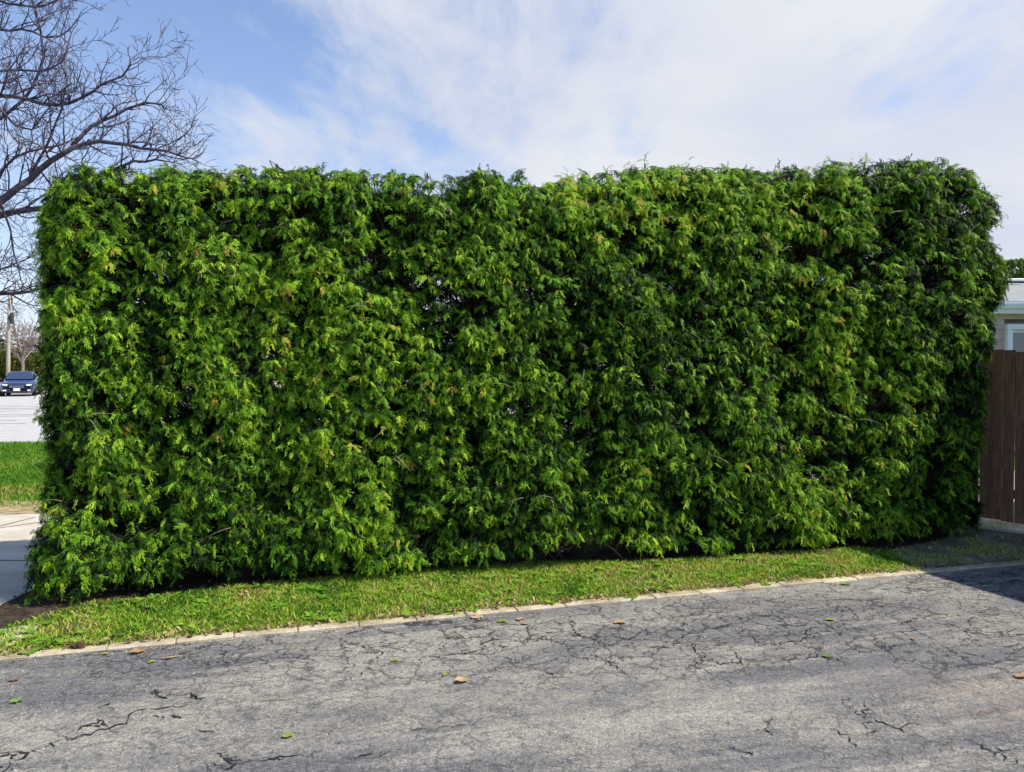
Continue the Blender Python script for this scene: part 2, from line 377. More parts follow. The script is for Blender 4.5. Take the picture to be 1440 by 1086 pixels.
for ci, line in enumerate(CR):
    pts = [P(*p) for p in line]; fin = [pts[0]]
    for a, b in zip(pts, pts[1:]):
        L = (b-a).length; n = max(2, int(L/.018)); d = (b-a); nn = Vector((-d.y, d.x, 0)).normalized()
        for i in range(1, n+1): fin.append(a+d*(i/n)+nn*random.gauss(0, .010)+Vector((0, 0, 0)))
    wmax = .0062 if ci < 8 else .0038
    wd = [max(.0010, wmax*(1 if ci < 45 else .6)*(.15+1.5*random.random()**1.5)*(math.sin(math.pi*(i+.6)/(len(fin)+.2))**.5)) for i in range(len(fin))]
    lv = []; rv = []
    for i, p in enumerate(fin):
        d = fin[min(i+1, len(fin)-1)]-fin[max(i-1, 0)]; s_ = Vector((-d.y, d.x, 0)).normalized()*wd[i]
        lv.append((p.x+s_.x, p.y+s_.y, .0035)); rv.append((p.x-s_.x, p.y-s_.y, .0035))
    n = len(fin); ck.raw(lv+rv, [(i, i+1, n+i+1, n+i) for i in range(n-1)])
for (cx, cy, w_, h_) in ((233, 1008, 30, 5), (130, 1022, 16, 4), (12, 1064, 16, 7), (225, 980, 6, 3)):     # pieces broken out
    for k in range(9):
        c = P(cx+random.uniform(-.7, .7)*w_, cy+random.uniform(-.4, .4)*h_); r_ = []
        for j in range(11):
            a = 2*math.pi*j/11; rr = random.uniform(.3, 1.1)*random.choice((.4, .6, 1))*min(.0007*w_, .013); r_.append((c.x+math.cos(a)*rr*1.6, c.y+math.sin(a)*rr, .0030+.0001*k))
        ck.raw(r_, [tuple(range(11))])
o = ck.build('driveway_crack', mat('crack_filler', lambda t, oc: t.mix(t.noise(oc, 60, 3, .6), (.010, .010, .014), (.05, .048, .05)), .95, .1)); o['kind'] = 'structure'

# ------------------------------------------------------------------ grass (blades)
def in_poly(x, y, poly):
    c = np.zeros(len(x), bool); n = len(poly); j = n-1
    for i in range(n):
        xi, yi = poly[i]; xj, yj = poly[j]
        c ^= ((yi > y) != (yj > y)) & (x < (xj-xi)*(y-yi)/(yj-yi+1e-12)+xi); j = i
    return c
def blades(name, x, y, hmin, hmax, wid, tint, m, z0=0.0, lean=.8):
    n = len(x); h = RNG.uniform(hmin, hmax, n); a = RNG.uniform(0, 2*np.pi, n); dx, dy = np.cos(a), np.sin(a)
    w_ = wid*RNG.uniform(.6, 1.4, n); ln = RNG.uniform(.15, lean, n)*h; b = RNG.uniform(0, 2*np.pi, n); lx, ly = np.cos(b)*ln, np.sin(b)*ln
    V_ = np.zeros((n, 6, 3))
    for i, (k, ww, hh) in enumerate(((0, 1, 0), (.35, .85, .6), (1, .12, 1))):
        for j, s_ in enumerate((-1, 1)):
            V_[:, i*2+j, 0] = x+dx*w_*ww*s_+lx*k; V_[:, i*2+j, 1] = y+dy*w_*ww*s_+ly*k; V_[:, i*2+j, 2] = z0+h*hh
    base = (np.arange(n)*6)[:, None]
    Q = np.concatenate([base+np.array([[0, 1, 3, 2]]), base+np.array([[2, 3, 5, 4]])])
    return np_mesh(name, V_.reshape(-1, 3), Q, np.repeat(tint, 6), m)
poly = strip_poly+[kp(a, .045) for a in np.linspace(6.5, -.9, 12)]
N = 230000
xx = RNG.uniform(-3.6, 3.6, N); yy = RNG.uniform(4.0, 7.2, N); ok = in_poly(xx, yy, poly); xx, yy = xx[ok], yy[ok]
pz = np.stack([xx*2.2, yy*2.2, xx*0], 1); dens = vnoise(pz, 3)*.6+vnoise(pz*3.1, 5)*.4
dk = (xx-K0.x)*kn.x+(yy-K0.y)*kn.y
keep = RNG.random(len(xx)) < np.clip((dens-.12)*3, .2, 1)*np.clip((dk-.035)*6, .10, 1)
xx, yy, dens, dk = xx[keep], yy[keep], dens[keep], dk[keep]
ti = np.clip(.66-.85*(dens-.3)+RNG.normal(-.03, .25, len(xx))+np.clip(.22-dk, 0, 1)*2.0, 0, 1)
o = blades('grass', xx, yy, .008, .032, .0032, ti, M_grass, 0, 1.9)
tag(o, 'short patchy grass with dry bits on the verge before the hedge', 'grass', kind='stuff')
# broad-leaved weeds in the verge
def weed_mesh(n, rmin, rmax):
    m = MB()
    for k in range(n):
        a = 2*math.pi*k/n+random.uniform(-.3, .3); L = random.uniform(rmin, rmax); w_ = L*random.uniform(.16, .24)
        d = Vector((math.cos(a), math.sin(a), 0)); s_ = Vector((-d.y, d.x, 0)); t_ = random.uniform(.25, .75)
        rise = random.uniform(.15, .55)
        prof = [(0, .12), (.3, .8), (.6, 1), (.85, .6), (1, .05)]; vs = []
        for (q, ww) in prof:
            z = L*(rise*q-.45*rise*q*q)+.006
            j = 1 if q in (0, 1) else random.uniform(.8, 1.2)
            vs += [d*(L*q)-s_*w_*ww*j+Vector((0, 0, z+.12*w_)), d*(L*q)+Vector((0, 0, z)), d*(L*q)+s_*w_*ww*j+Vector((0, 0, z+.12*w_))]
        fs = []
        for i in range(4): b = i*3; fs += [(b, b+1, b+4, b+3), (b+1, b+2, b+5, b+4)]
        m.raw(vs, fs, t_)
    return m
M_weed = leafmat('weed_leaf', [(0, (.07, .21, .015)), (.6, (.20, .40, .03)), (1, (.42, .52, .06))], .3, .45, .35)
wd = MB(); cnt = 0
while cnt < 150:
    x, y = random.uniform(-3.3, 3.2), random.uniform(4.2, 7)
    if not in_poly(np.array([x]), np.array([y]), poly)[0]: continue
    cnt += 1; wm = weed_mesh(random.randint(5, 9), .025, .065)
    wd.raw([Vector(v)+Vector((x, y, .006)) for v in wm.v], wm.f, None); wd.t[-len(wm.t):] = wm.t
o = wd.build('weeds', M_weed); tag(o, 'low broad-leaved weeds growing among the verge grass', 'weeds', kind='stuff')
# thin tufts on the worn earth and dead litter
dpoly = [(q.x, q.y) for q in dp]
x = RNG.uniform(2.8, 6.6, 26000); y = RNG.uniform(5.6, 8.4, 26000); ok = in_poly(x, y, dpoly); x, y = x[ok], y[ok]
dn = vnoise(np.stack([x*3, y*3, x*0], 1), 8); ok = RNG.random(len(x)) < np.clip((dn-.45)*3, .03, 1); x, y = x[ok], y[ok]
o = blades('sparse_grass', x, y, .01, .035, .0026, np.clip(RNG.normal(.6, .2, len(x)), 0, 1), M_grass, 0, 1.3)
tag(o, 'thin worn tufts of grass on the dirt patch by the fence', 'grass', kind='stuff')
# lawn on the far side
x = RNG.uniform(-15, -1, 135000); y = RNG.uniform(8.7, 16.5, 135000); ok = (x/y < -.25) & (RNG.random(len(x)) < np.clip((y-8.5)/1.6, .1, 1)); x, y = x[ok], y[ok]
dn = vnoise(np.stack([x*1.2, y*1.2, x*0], 1), 4); dry = np.clip((10.8-y)/1.6, 0, 1.2)
o = blades('lawn', x, y, .03, .07, .007, np.clip(.35+(dn-.5)*.8+RNG.normal(0, .15, len(x))+dry*.5, 0, 1), M_lawnb, -.004, 1.0)
tag(o, 'bright green lawn between the path and the street', 'lawn', kind='stuff')
# litter under the hedge and along the grass edge
lt = MB()
for k in range(2600):
    if k < 1700: q = hp(random.uniform(-.2, LEN+.5), random.gauss(-.10, .17), .006)
    else:
        a = random.uniform(-.5, 7.5); b = abs(random.gauss(0, .09))+.06; c = kp(a, b); q = Vector((c[0], c[1], .022))
    a = random.uniform(0, 6.28); L = random.uniform(.008, .028); w_ = L*random.uniform(.15, .6); rt = Matrix.Rotation(a, 3, 'Z') @ Matrix.Rotation(random.gauss(0, .4), 3, 'X') @ Matrix.Rotation(random.gauss(0, .4), 3, 'Y')
    lt.raw([q+rt @ Vector(p) for p in ((-L, 0, 0), (0, -w_, .002), (L, 0, 0), (0, w_, .003))], [(0, 1, 2, 3)], random.random())
M_litter = leafmat('dead_litter', [(0, (.08, .045, .025)), (.5, (.23, .15, .08)), (1, (.46, .35, .20))], .1, .8, .1, (1, 1, 1))
o = lt.build('leaf_litter', M_litter); tag(o, 'brown dead bits scattered on the soil under the hedge', 'litter', kind='stuff')
gr = MB()
for k in range(2200):
    a = random.uniform(-1.5, 8); b = -abs(random.gauss(0, 1.0))+.0 if k % 3 else -abs(random.gauss(0, .10)); c = kp(a, b); r_ = random.uniform(.0018, .0058)
    vs = [Vector((c[0]+r_*math.cos(t)*random.uniform(.7, 1.3), c[1]+r_*math.sin(t)*random.uniform(.7, 1.3), .0005)) for t in (0, 1.4, 2.6, 3.9, 5.2)]+[Vector((c[0], c[1], r_*.9))]
    gr.raw(vs, [(i, (i+1) % 5, 5) for i in range(5)], random.random())
o = gr.build('grit', leafmat('grit_stone', [(0, (.07, .065, .06)), (.55, (.26, .24, .20)), (1, (.55, .52, .46))], 0, .9, .2)); tag(o, 'loose grit and small stones lying on the driveway', 'grit', kind='stuff')

# ------------------------------------------------------------------ cedar hedge
def top_h(u):
    """height of the clipped top along the hedge"""
    f = u/LEN
    base = np.interp(f, [0, .02, .08, .2, .3, .36, .40, .44, .47, .52, .6, .75, .9, .965, 1.0], [2.80, 2.92, 2.96, 3.0, 3.03, 2.98, 3.12, 3.10, 3.00, 3.16, 3.22, 3.30, 3.42, 3.46, 3.32])
    return base+.13-.04*f
def bulge(u, h):
    p = np.stack([u*1.25, h*.9, np.zeros_like(u)], 1); q = np.stack([u*3.2, h*2.6, np.ones_like(u)*3], 1)
    tree = np.abs(np.sin(np.pi*(u/.82+.2*np.sin(u*1.7)+.1)))             # one swelling per cedar in the row
    return (vnoise(p, 21)-.5)*.12+(vnoise(q, 22)-.5)*.09+(tree-.6)*.04
HOLES = [(1.10, 1.30, .10)]
def lumpf(h): return .16+.22*np.exp(-((h-2.55)/.28)**2)-.10*np.exp(-((h-2.95)/.12)**2)+.10*np.exp(-((h-3.15)/.15)**2)-.16*np.clip((1.6-h)/1.6, 0, 1)
def gen_clusters(n_front, n_back, n_top, n_end, n_in):
    pos = []; nrm = []; kind = []
    def addp(u, v, h, nu, nv, nh, k):
        pos.append(np.stack([u, v, h], 1)); nrm.append(np.stack([nu+0*u, nv+0*u, nh+0*u], 1)); kind.append(np.full(len(u), k))
    def rnd(n, lo, hi): return RNG.uniform(lo, hi, n)
    n = n_front; u = rnd(n, -.02, LEN+.40); T = top_h(u); h = .16+(T-.12)*RNG.random(n); EL = LEN+lumpf(h); k_ = u < EL; u, T, h, EL, n = u[k_], T[k_], h[k_], EL[k_], int(k_.sum()); b = bulge(u, h)
    edge = np.clip((.22-h)/.22, 0, 1)*.14+np.clip((h-T+.20)/.20, 0, 1)**2*.15                  # rounded shoulders
    ce = np.clip((.30-u)/.30, 0, 1)**2*.22+np.clip((u-EL+.3)/.3, 0, 1)**2*.20
    addp(u, -b+edge+ce+np.clip((.30-h)/.30, 0, 1)*.10*np.clip((vnoise(np.stack([u*1.6, u*0, u*0], 1), 77)-.40)*3, 0, 1)-.34*np.exp(-(u/.75)**2)*np.clip((.95-h)/.95, 0, 1)+rnd(n, -.02, .10), h, 0, -1, .12, 0)
    n = n_back; u = rnd(n, .1, LEN-.1); T = top_h(u); h = .12+(T-.1)*RNG.random(n); b = bulge(u+31, h)
    addp(u, DEP+b-rnd(n, -.02, .10), h, 0, 1, .12, 1)
    n = n_top; u = rnd(n, .05, LEN-.02); v = rnd(n, .12, DEP-.05); T = top_h(u)+(vnoise(np.stack([u*2.6, v*2, u*0], 1), 30)-.5)*.16
    addp(u, v, T-.06-rnd(n, 0, .08)-np.clip((.25-v)/.25, 0, 1)*.10, 0, -.25, 1, 2)
    for side in (0, 1):
        n = n_end; v = rnd(n, .15, DEP-.05); u0 = np.zeros(n); T = top_h(u0+(LEN if side else 0)); h = .16+(T-.15)*RNG.random(n)
        b = bulge(v*1.3+50*side, h)*1.2; rc = np.clip((.3-v)/.3, 0, 1)**2*.12+np.clip((h-T+.25)/.25, 0, 1)**2*.14
        if side:
            lump = lumpf(h)
            uu = LEN+b+lump-rc+.05
        else: uu = -b+rc-.02+.10*np.clip((h-.8), 0, 2)*.3-.06*np.clip((.9-h), 0, 1)
        addp(uu, v, h, 1 if side else -1, -.2, .12, 3+side)
    n = n_in; u = rnd(n, .2, LEN-.2); T = top_h(u); h = .2+(T-.45)*RNG.random(n); v = rnd(n, .2, DEP-.2)
    s_ = np.where(v > DEP/2, 1., -1.); pos.append(np.stack([u, v, h], 1)); nrm.append(np.stack([u*0, s_, u*0+.2], 1)); kind.append(np.full(n, 5))
    pos = np.concatenate(pos); nrm = np.concatenate(nrm); kind = np.concatenate(kind)
    #  thinner patches and see-through gaps
    q = np.stack([pos[:, 0]*2.0, pos[:, 2]*2.3, pos[:, 1]*.4], 1); d = vnoise(q, 41)*.6+vnoise(q*2.1, 42)*.4
    pr = np.clip((d-.12)*4.2, .55, 1)
    q3 = np.stack([pos[:, 0]*5.2, pos[:, 2]*5.2, pos[:, 1]*1.5], 1); d3 = vnoise(q3, 45); pr *= np.clip((d3-.18)*3.6, .26, 1); pr[kind == 2] = 1; pos[:, 1] += np.where(kind == 0, (.5-d3)*.13, 0)
    for (hu, hh, hr) in HOLES:
        rr = np.hypot((pos[:, 0]-hu)/1.25, pos[:, 2]-hh)/hr; pr *= np.clip(rr-.30, .10, 1)
    k = RNG.random(len(pos)) < pr
    return pos[k], nrm[k], kind[k]
pos, nrm, kind = gen_clusters(15500, 4600, 3800, 2000, 4600)
NC = len(pos)
# spray prototypes: flat, feathered fans
def spray_proto(seed):
    r = random.Random(seed); qs = []
    def finger(b, ang, L, w_, z0=0.0, dz=0.0):
        d = np.array([math.cos(ang), math.sin(ang), 0]); s_ = np.array([-d[1], d[0], 0])
        b = np.array(b, float); z = np.array([0, 0, 1.0]); f = lambda t: -.55*t*t
        m_ = b+d*L*.5; e = b+d*L
        def dr(p): p = p.copy(); p[2] += -.60*p[0]*p[0]-.5*p[1]*p[1]+dz; return p
        qs.append([dr(b-s_*w_*.35), dr(m_-s_*w_), dr(e), dr(m_+s_*w_)])
    finger((0, 0, 0), 0, .55, .03); finger((.45, 0, 0), r.uniform(-.15, .15), .55, .048)
    n = 5
    for i in range(n):
        t = .12+.74*i/(n-1); sgn = 1
        for sgn in (-1, 1):
            if r.random() < .12: continue
            a = sgn*r.uniform(.42, .85); L = (.46*(1-.45*t))*r.uniform(.6, 1.25); b = (t+r.uniform(-.05, .05), 0, 0)
            finger(b, a, L, .044*r.uniform(.8, 1.25), dz=r.uniform(-.09, .09))
            if i < 3 and r.random() < .6:
                mid = (b[0]+math.cos(a)*L*.45, math.sin(a)*L*.45, 0); finger(mid, a-sgn*r.uniform(.4, .7), L*.5, .038, dz=r.uniform(-.05, .05))
    return np.array(qs)
PROTO = [spray_proto(s_) for s_ in range(10)]
NF = max(len(p) for p in PROTO)
PA = np.zeros((10, NF, 4, 3)); 
for i, p in enumerate(PROTO): PA[i, :len(p)] = p; PA[i, len(p):] = p[:1]
def nrmz(a): return a/np.maximum(np.linalg.norm(a, axis=-1, keepdims=True), 1e-9)
NS = 14
L = RNG.uniform(.10, .25, NC)*(1+.35*(RNG.random(NC) < .12)); L[kind == 5] *= 1.6
end_like = (kind == 2)
L[end_like] *= RNG.uniform(.6, 1.3, end_like.sum()); spk = end_like & (RNG.random(NC) < .13); L[spk] *= RNG.uniform(.9, 1.5, int(spk.sum()))
tang = nrmz(np.cross(nrm, np.array([0, 0, 1.0])+0*nrm)+RNG.normal(0, .25, nrm.shape)); tang[end_like] = nrmz(RNG.normal(0, 1, (end_like.sum(), 3))*np.array([1, 1, .1]))
dirv = nrmz(nrm*1.0+tang*RNG.normal(0, .75, (NC, 1))+np.array([0, 0, 1])*RNG.uniform(-.15, .75, (NC, 1)))
dirv[spk] = nrmz(dirv[spk]*.5+np.array([0, 0, .9])); basep = pos-dirv*(L*np.where(spk, .45, .75))[:, None]
st = np.linspace(0, 1, 6)
def bpt(t):                                              # arching branchlet; t (NC,k)
    t = np.asarray(t); p = basep[:, None, :]+dirv[:, None, :]*(L[:, None]*t)[..., None]
    p[..., 2] -= (L[:, None]*np.where(spk, .12, .42)[:, None]*t**2.2); return p
tt = (np.arange(NS)+RNG.uniform(.1, .9, (NC, NS)))/NS*.85+.18
sp_p = bpt(tt)
d2 = bpt(tt+.04)-bpt(tt-.04); d2 = nrmz(d2)
side = np.where(np.arange(NS) % 2 == 0, 1., -1.)[None, :, None]
bin_ = nrmz(np.cross(d2, np.array([0, 0, 1.0])+0*d2)+RNG.normal(0, .2, d2.shape))
sx = nrmz(d2*.75+bin_*side*RNG.uniform(.25, 1.0, (NC, NS, 1))+np.array([0, 0, -1])*RNG.uniform(-.15, .75, (NC, NS, 1))+RNG.normal(0, .14, d2.shape))
outw = nrm[:, None, :]*RNG.uniform(.1, 1.1, (NC, NS, 1))+np.array([0, 0, 1])*RNG.uniform(.1, .9, (NC, NS, 1))+RNG.normal(0, .38, d2.shape)
sy = nrmz(np.cross(outw, sx)); sz = nrmz(np.cross(sx, sy))
sl = RNG.uniform(.030, .078, (NC, NS))*np.where(kind == 5, 1.7, 1)[:, None]*np.where(kind == 1, 1.25, 1)[:, None]
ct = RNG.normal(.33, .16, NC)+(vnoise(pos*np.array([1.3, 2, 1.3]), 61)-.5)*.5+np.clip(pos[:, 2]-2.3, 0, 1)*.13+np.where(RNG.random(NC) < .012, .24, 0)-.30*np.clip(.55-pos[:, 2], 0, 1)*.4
ct -= np.where(kind == 5, .18, 0)+np.clip((pos[:, 0]-3.6)/4, 0, 1)*.10+np.clip((1.9-pos[:, 2])/1.9, 0, 1)*.09  # inner sprays darker with age; low and right-hand shade is put into the tint
tn = np.clip(ct[:, None]+RNG.normal(0, .08, (NC, NS))+(tt-.64)*.85, 0, 1)  # older bases darker; lit tips and dark gaps are put into the tint too
# into world axes
BAS = np.array([[U.x, U.y, 0], [V.x, V.y, 0], [0, 0, 1.0]])
org = np.array([P0.x, P0.y, 0])
pid = RNG.integers(0, 10, (NC, NS))
flat = lambda a: a.reshape(-1, *a.shape[2:])
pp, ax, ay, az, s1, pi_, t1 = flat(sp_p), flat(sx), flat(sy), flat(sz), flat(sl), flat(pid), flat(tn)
kp_ = pp[:, 2] > .03+.06*RNG.random(len(pp))+.20*np.clip((vnoise(np.stack([pp[:, 0]*2.1, pp[:, 0]*0, pp[:, 0]*0], 1), 78)-.45)*2.5, 0, 1)*(pp[:, 0] > .9)
pp, ax, ay, az, s1, pi_, t1 = [q[kp_] for q in (pp, ax, ay, az, s1, pi_, t1)]
G = PA[pi_]*s1[:, None, None, None]
VV = pp[:, None, None, :]+G[..., 0:1]*ax[:, None, None, :]+G[..., 1:2]*ay[:, None, None, :]+G[..., 2:3]*az[:, None, None, :]
VV[..., 2] = np.maximum(VV[..., 2], .02)
VV = VV.reshape(-1, 3) @ BAS+org
print('sprays', len(pp), 'quads', len(VV)//4)
hedge = empty('cedar_hedge', hp(LEN/2, DEP/2, 0))
tag(hedge, 'long tall clipped green cedar hedge filling the view behind the grass verge', 'hedge')
inv = Vector(hedge.location)
VV = VV-np.array(inv)
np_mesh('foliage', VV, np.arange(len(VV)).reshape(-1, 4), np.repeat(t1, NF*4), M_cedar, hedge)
# stems of the cedars in the row
stems = []
for k in range(11):
    u = .35+k*(LEN-.7)/10+random.uniform(-.1, .1); v = DEP/2+random.uniform(-.1, .1); pts = []; n = 9; T = float(top_h(np.array([u]))[0])
    wx, wy = random.uniform(-.14, .14), random.uniform(-.1, .1)
    for i in range(n):
        f = i/(n-1); pts.append(hp(u+wx*math.sin(f*3)+random.gauss(0, .012), v+wy*math.sin(f*2.6)+random.gauss(0, .012), -.05+(T-.2)*f)-inv)
    m = MB(); m.tube(pts, [.075*(1-.82*(i/(n-1)))+(.03 if i == 0 else 0) for i in range(n)], 9)
    if k % 3 == 1:
        m.tube([pts[1]]+[pts[1]+Vector((.10*j+random.gauss(0, .01), -.05*j, .40*j)) for j in range(1, 6)], [.045*(1-.15*j) for j in range(6)], 7)
    m.build('trunk', M_bark, hedge, smooth=True); stems.append((u, v))
# boughs and twigs carrying the sprays: three-sided tapering tubes
su = np.array([s_[0] for s_ in stems]); idx = np.abs(pos[:, 0:1]-su[None]).argmin(1)
trk = np.stack([su[idx], np.array([s_[1] for s_ in stems])[idx], np.maximum(basep[:, 2]-RNG.uniform(.05, .35, NC), .1)], 1)
tq = np.linspace(0, 1, 5); c1 = bpt(np.tile(np.linspace(0, .95, 4), (NC, 1)))
inner = trk[:, None, :]*(1-tq[None, :4, None])+basep[:, None, :]*tq[None, :4, None]+RNG.normal(0, .02, (NC, 4, 3)); inner[:, :, 2] -= (.10*np.sin(np.pi*tq[:4]))[None]
path = np.concatenate([inner, c1], 1); rad = np.array([.0095, .008, .0065, .005, .004, .0034, .0026, .0012])[None]*RNG.uniform(.5, 1.1, (NC, 1))
dd = nrmz(np.gradient(path, axis=1)); a1 = nrmz(np.cross(dd, np.array([.2, .3, 1.0])+0*dd)); a2 = np.cross(dd, a1)
ring = np.stack([path+(a1*math.cos(t)+a2*math.sin(t))*rad[..., None] for t in (0, 2.094, 4.189)], 2)    # NC,8,3,3
ring[..., 2] = np.maximum(ring[..., 2], .01)
RV = ring.reshape(-1, 3) @ BAS+org-np.array(inv)
bs = (np.arange(NC)*24)[:, None, None]; loc = np.array([[i*3+k, i*3+(k+1) % 3, (i+1)*3+(k+1) % 3, (i+1)*3+k] for i in range(7) for k in range(3)])
o = np_mesh('bough', RV, (bs+loc[None]).reshape(-1, 4), np.full(len(RV), .5), M_bark, hedge); o['kind'] = 'stuff'
# a few pale bare twigs poking out of the face
M_twig = mat('pale_twig', bark((.25, .20, .12), (.42, .35, .22), (.5, .44, .3)), .8, .2, (.3, .01))
tw = MB()
for k in range(38):
    u = random.uniform(.1, LEN-.1); T = float(top_h(np.array([u]))[0]); h = .25+random.random()*(T-.4)
    v = -.05-float(bulge(np.array([u]), np.array([h]))[0])-.05; d = Vector((random.gauss(0, 1), -.35, random.gauss(.2, .8))).normalized(); ln = random.uniform(.10, .30)
    pts = []; 
    for i in range(6):
        f = i/5; pts.append(hp(u+d.x*ln*f, v+d.y*ln*.5*f+.03*f*f, h+d.z*ln*f-.25*ln*f*f)-inv)
    tw.tube(pts, [.0022*(1-.75*i/5) for i in range(6)], 4)
    for j in range(random.randint(0, 3)):
        b = pts[random.randint(1, 4)]; e = Vector((random.gauss(0, .05), -.02, random.gauss(0, .05))); tw.tube([b, b+e*.6, b+e+Vector((0, 0, -.01))], [.002, .0016, .0008], 3)
tw.build('dead_twig', M_twig, hedge)['kind'] = 'stuff'

# ------------------------------------------------------------------ big bare tree at the left
class Tree:
    def __init__(s, seed): s.m = MB(); s.c = MB(); s.r = random.Random(seed); s.buds = MB()
    def limb(s, pts, r0, r1, n=7):
        pts = [Vector(p) for p in pts]; out = []
        for a, b in zip(pts, pts[1:]):
            k = max(2, int((b-a).length/.18))
            for i in range(k): out.append(a.lerp(b, i/k))
        out.append(pts[-1])
        for _ in range(2):
            for i in range(1, len(out)-1): out[i] = (out[i-1]+out[i]*2+out[i+1])/4
        j = [Vector((s.r.gauss(0, .012), s.r.gauss(0, .012), s.r.gauss(0, .012))) for _ in out]
        out = [p+q for p, q in zip(out, j)]
        rr = [r0+(r1-r0)*(i/(len(out)-1))**.8 for i in range(len(out))]
        s.m.tube(out, rr, n); return out, rr
    def twig(s, p, d, ln, r, depth, up=.25, step=.085, wig=.24):
        n = max(3, int(ln/step)); pts = [p]; d = d.normalized(); q = p
        dirs = []
        for i in range(n):
            d = (d+Vector((s.r.gauss(0, wig), s.r.gauss(0, wig), s.r.gauss(0, wig)+up*.3))).normalized(); q = q+d*(ln/n); pts.append(q); dirs.append(d)
        rr = [max(r*(1-.6*i/n), s.rmin) for i in range(n+1)]; s.c.tube(pts, rr, 4 if depth > 1 else 3)
        if depth <= 1: s.buds.raw(*bud(pts[-1], dirs[-1], s.bs))
        if depth > 0:
            for i in range(1, n):
                if s.r.random() < s.fork:
                    a = Vector((s.r.gauss(0, 1), s.r.gauss(0, 1), s.r.gauss(.25, 1))); a = (a-dirs[i]*a.dot(dirs[i])).normalized()
                    s.twig(pts[i], dirs[i]*.75+a*.85, ln*s.r.uniform(.35, .65), rr[i]*.68, depth-1, up, step, wig)
def bud(p, d, sz):
    a = d.orthogonal().normalized()*sz*.42; b = d.cross(a)
    return [p-d*sz*.2, p+d*sz*.6+a, p+d*sz*.6+b, p+d*sz*.6-a, p+d*sz*.6-b, p+d*sz*1.7], [(0,1,2),(0,2,3),(0,3,4),(0,4,1),(5,2,1),(5,3,2),(5,4,3),(5,1,4)]
TY = 11.0
bt = Tree(5); bt.rmin = .0034; bt.bs = .013; bt.fork = .76
base = Vector((-9.6, TY, 0))
tr = [base, base+Vector((.05, .02, .8)), base+Vector((.12, -.05, 1.8)), base+Vector((.2, .05, 2.9)), base+Vector((.1, .1, 4.2)), base+Vector((-.1, .1, 5.6)), base+Vector((0, 0, 7.2)), base+Vector((.2, 0, 9))]
bt.limb(tr, .24, .05, 12)
tk = lambda i: tr[i]
guides = [
 ([tk(2), at(-70, 350, 10.8), at(0, 284, 10.6), at(40, 254, 10.5), at(72, 226, 10.4), at(100, 205, 10.3), at(140, 197, 10.3), at(200, 206, 10.2), at(240, 212, 10.2), at(262, 222, 10.2)], .105, .012),
 ([at(-70, 350, 10.8), at(-20, 305, 10.9), at(20, 298, 11), at(60, 294, 11.1), at(110, 262, 11.2), at(150, 242, 11.2), at(190, 226, 11.2), at(220, 224, 11.2), at(245, 228, 11.3)], .065, .010),
 ([tk(3), at(-90, 150, 10.8), at(-20, 128, 10.7), at(20, 137, 10.6), at(60, 146, 10.5), at(100, 152, 10.4), at(130, 128, 10.4), at(160, 112, 10.4), at(182, 98, 10.4), at(184, 84, 10.4)], .07, .009),
 ([at(100, 205, 10.3), at(128, 178, 10.4), at(165, 163, 10.4), at(190, 143, 10.5), at(222, 146, 10.5), at(232, 150, 10.5)], .030, .009),
 ([tk(4), at(-90, 60, 11.3), at(0, 40, 11.2), at(45, 44, 11.1), at(85, 62, 11.1), at(112, 26, 11.1)], .06, .009),
 ([tk(2), at(-80, 425, 10.9), at(0, 414, 10.7), at(26, 409, 10.7), at(60, 410, 10.7), at(100, 395, 10.8)], .07, .012),
 ([tk(3), at(-60, 205, 11.6), at(0, 166, 11.6), at(50, 128, 11.5), at(66, 80, 11.5), at(52, 30, 11.5), at(40, -20, 11.5)], .055, .012),
 ([at(-20, 305, 10.9), at(0, 230, 10.9), at(40, 209, 10.8), at(85, 208, 10.8), at(118, 190, 10.8)], .032, .008),
 ([tk(4), at(-40, 100, 10.4), at(10, 98, 10.3), at(50, 101, 10.3), at(92, 98, 10.3), at(100, 48, 10.3)], .04, .009),
 ([tk(5), at(-60, -30, 11), at(10, 10, 11), at(70, 12, 11), at(95, -10, 11)], .05, .01),
 ([at(40, 254, 10.5), at(64, 214, 10.5), at(85, 150, 10.4), at(96, 110, 10.4)], .024, .008),
 ([at(-20, 128, 10.7), at(20, 180, 10.7), at(48, 190, 10.7), at(62, 160, 10.7), at(78, 140, 10.7)], .02, .007),
 ([at(0, 284, 10.6), at(15, 330, 10.8), at(20, 360, 10.9), at(30, 395, 11)], .018, .007),
 ([at(-80, 425, 10.9), at(-10, 385, 11), at(18, 372, 11), at(48, 358, 11)], .022, .007)]
for gi, (g_, r0, r1) in enumerate(guides):
    out, rr = bt.limb(g_, r0, r1)
    for i in range(2, len(out)):
        inframe = out[i].x/out[i].y > -.80
        for _k in range((2 if bt.r.random() < .80 else 1) if inframe else (bt.r.random() < .25)):
            dd_ = (out[i]-out[i-1]).normalized(); a = Vector((bt.r.gauss(0, 1), bt.r.gauss(0, .8), bt.r.gauss(.55, .9))); a = (a-dd_*a.dot(dd_)).normalized()
            bt.twig(out[i], dd_*.7+a*.8, bt.r.uniform(.28, .75), min(rr[i]*.6, .013), 2)
    bt.twig(out[-1], (out[-1]-out[-2]), .2, r1*.8, 1)
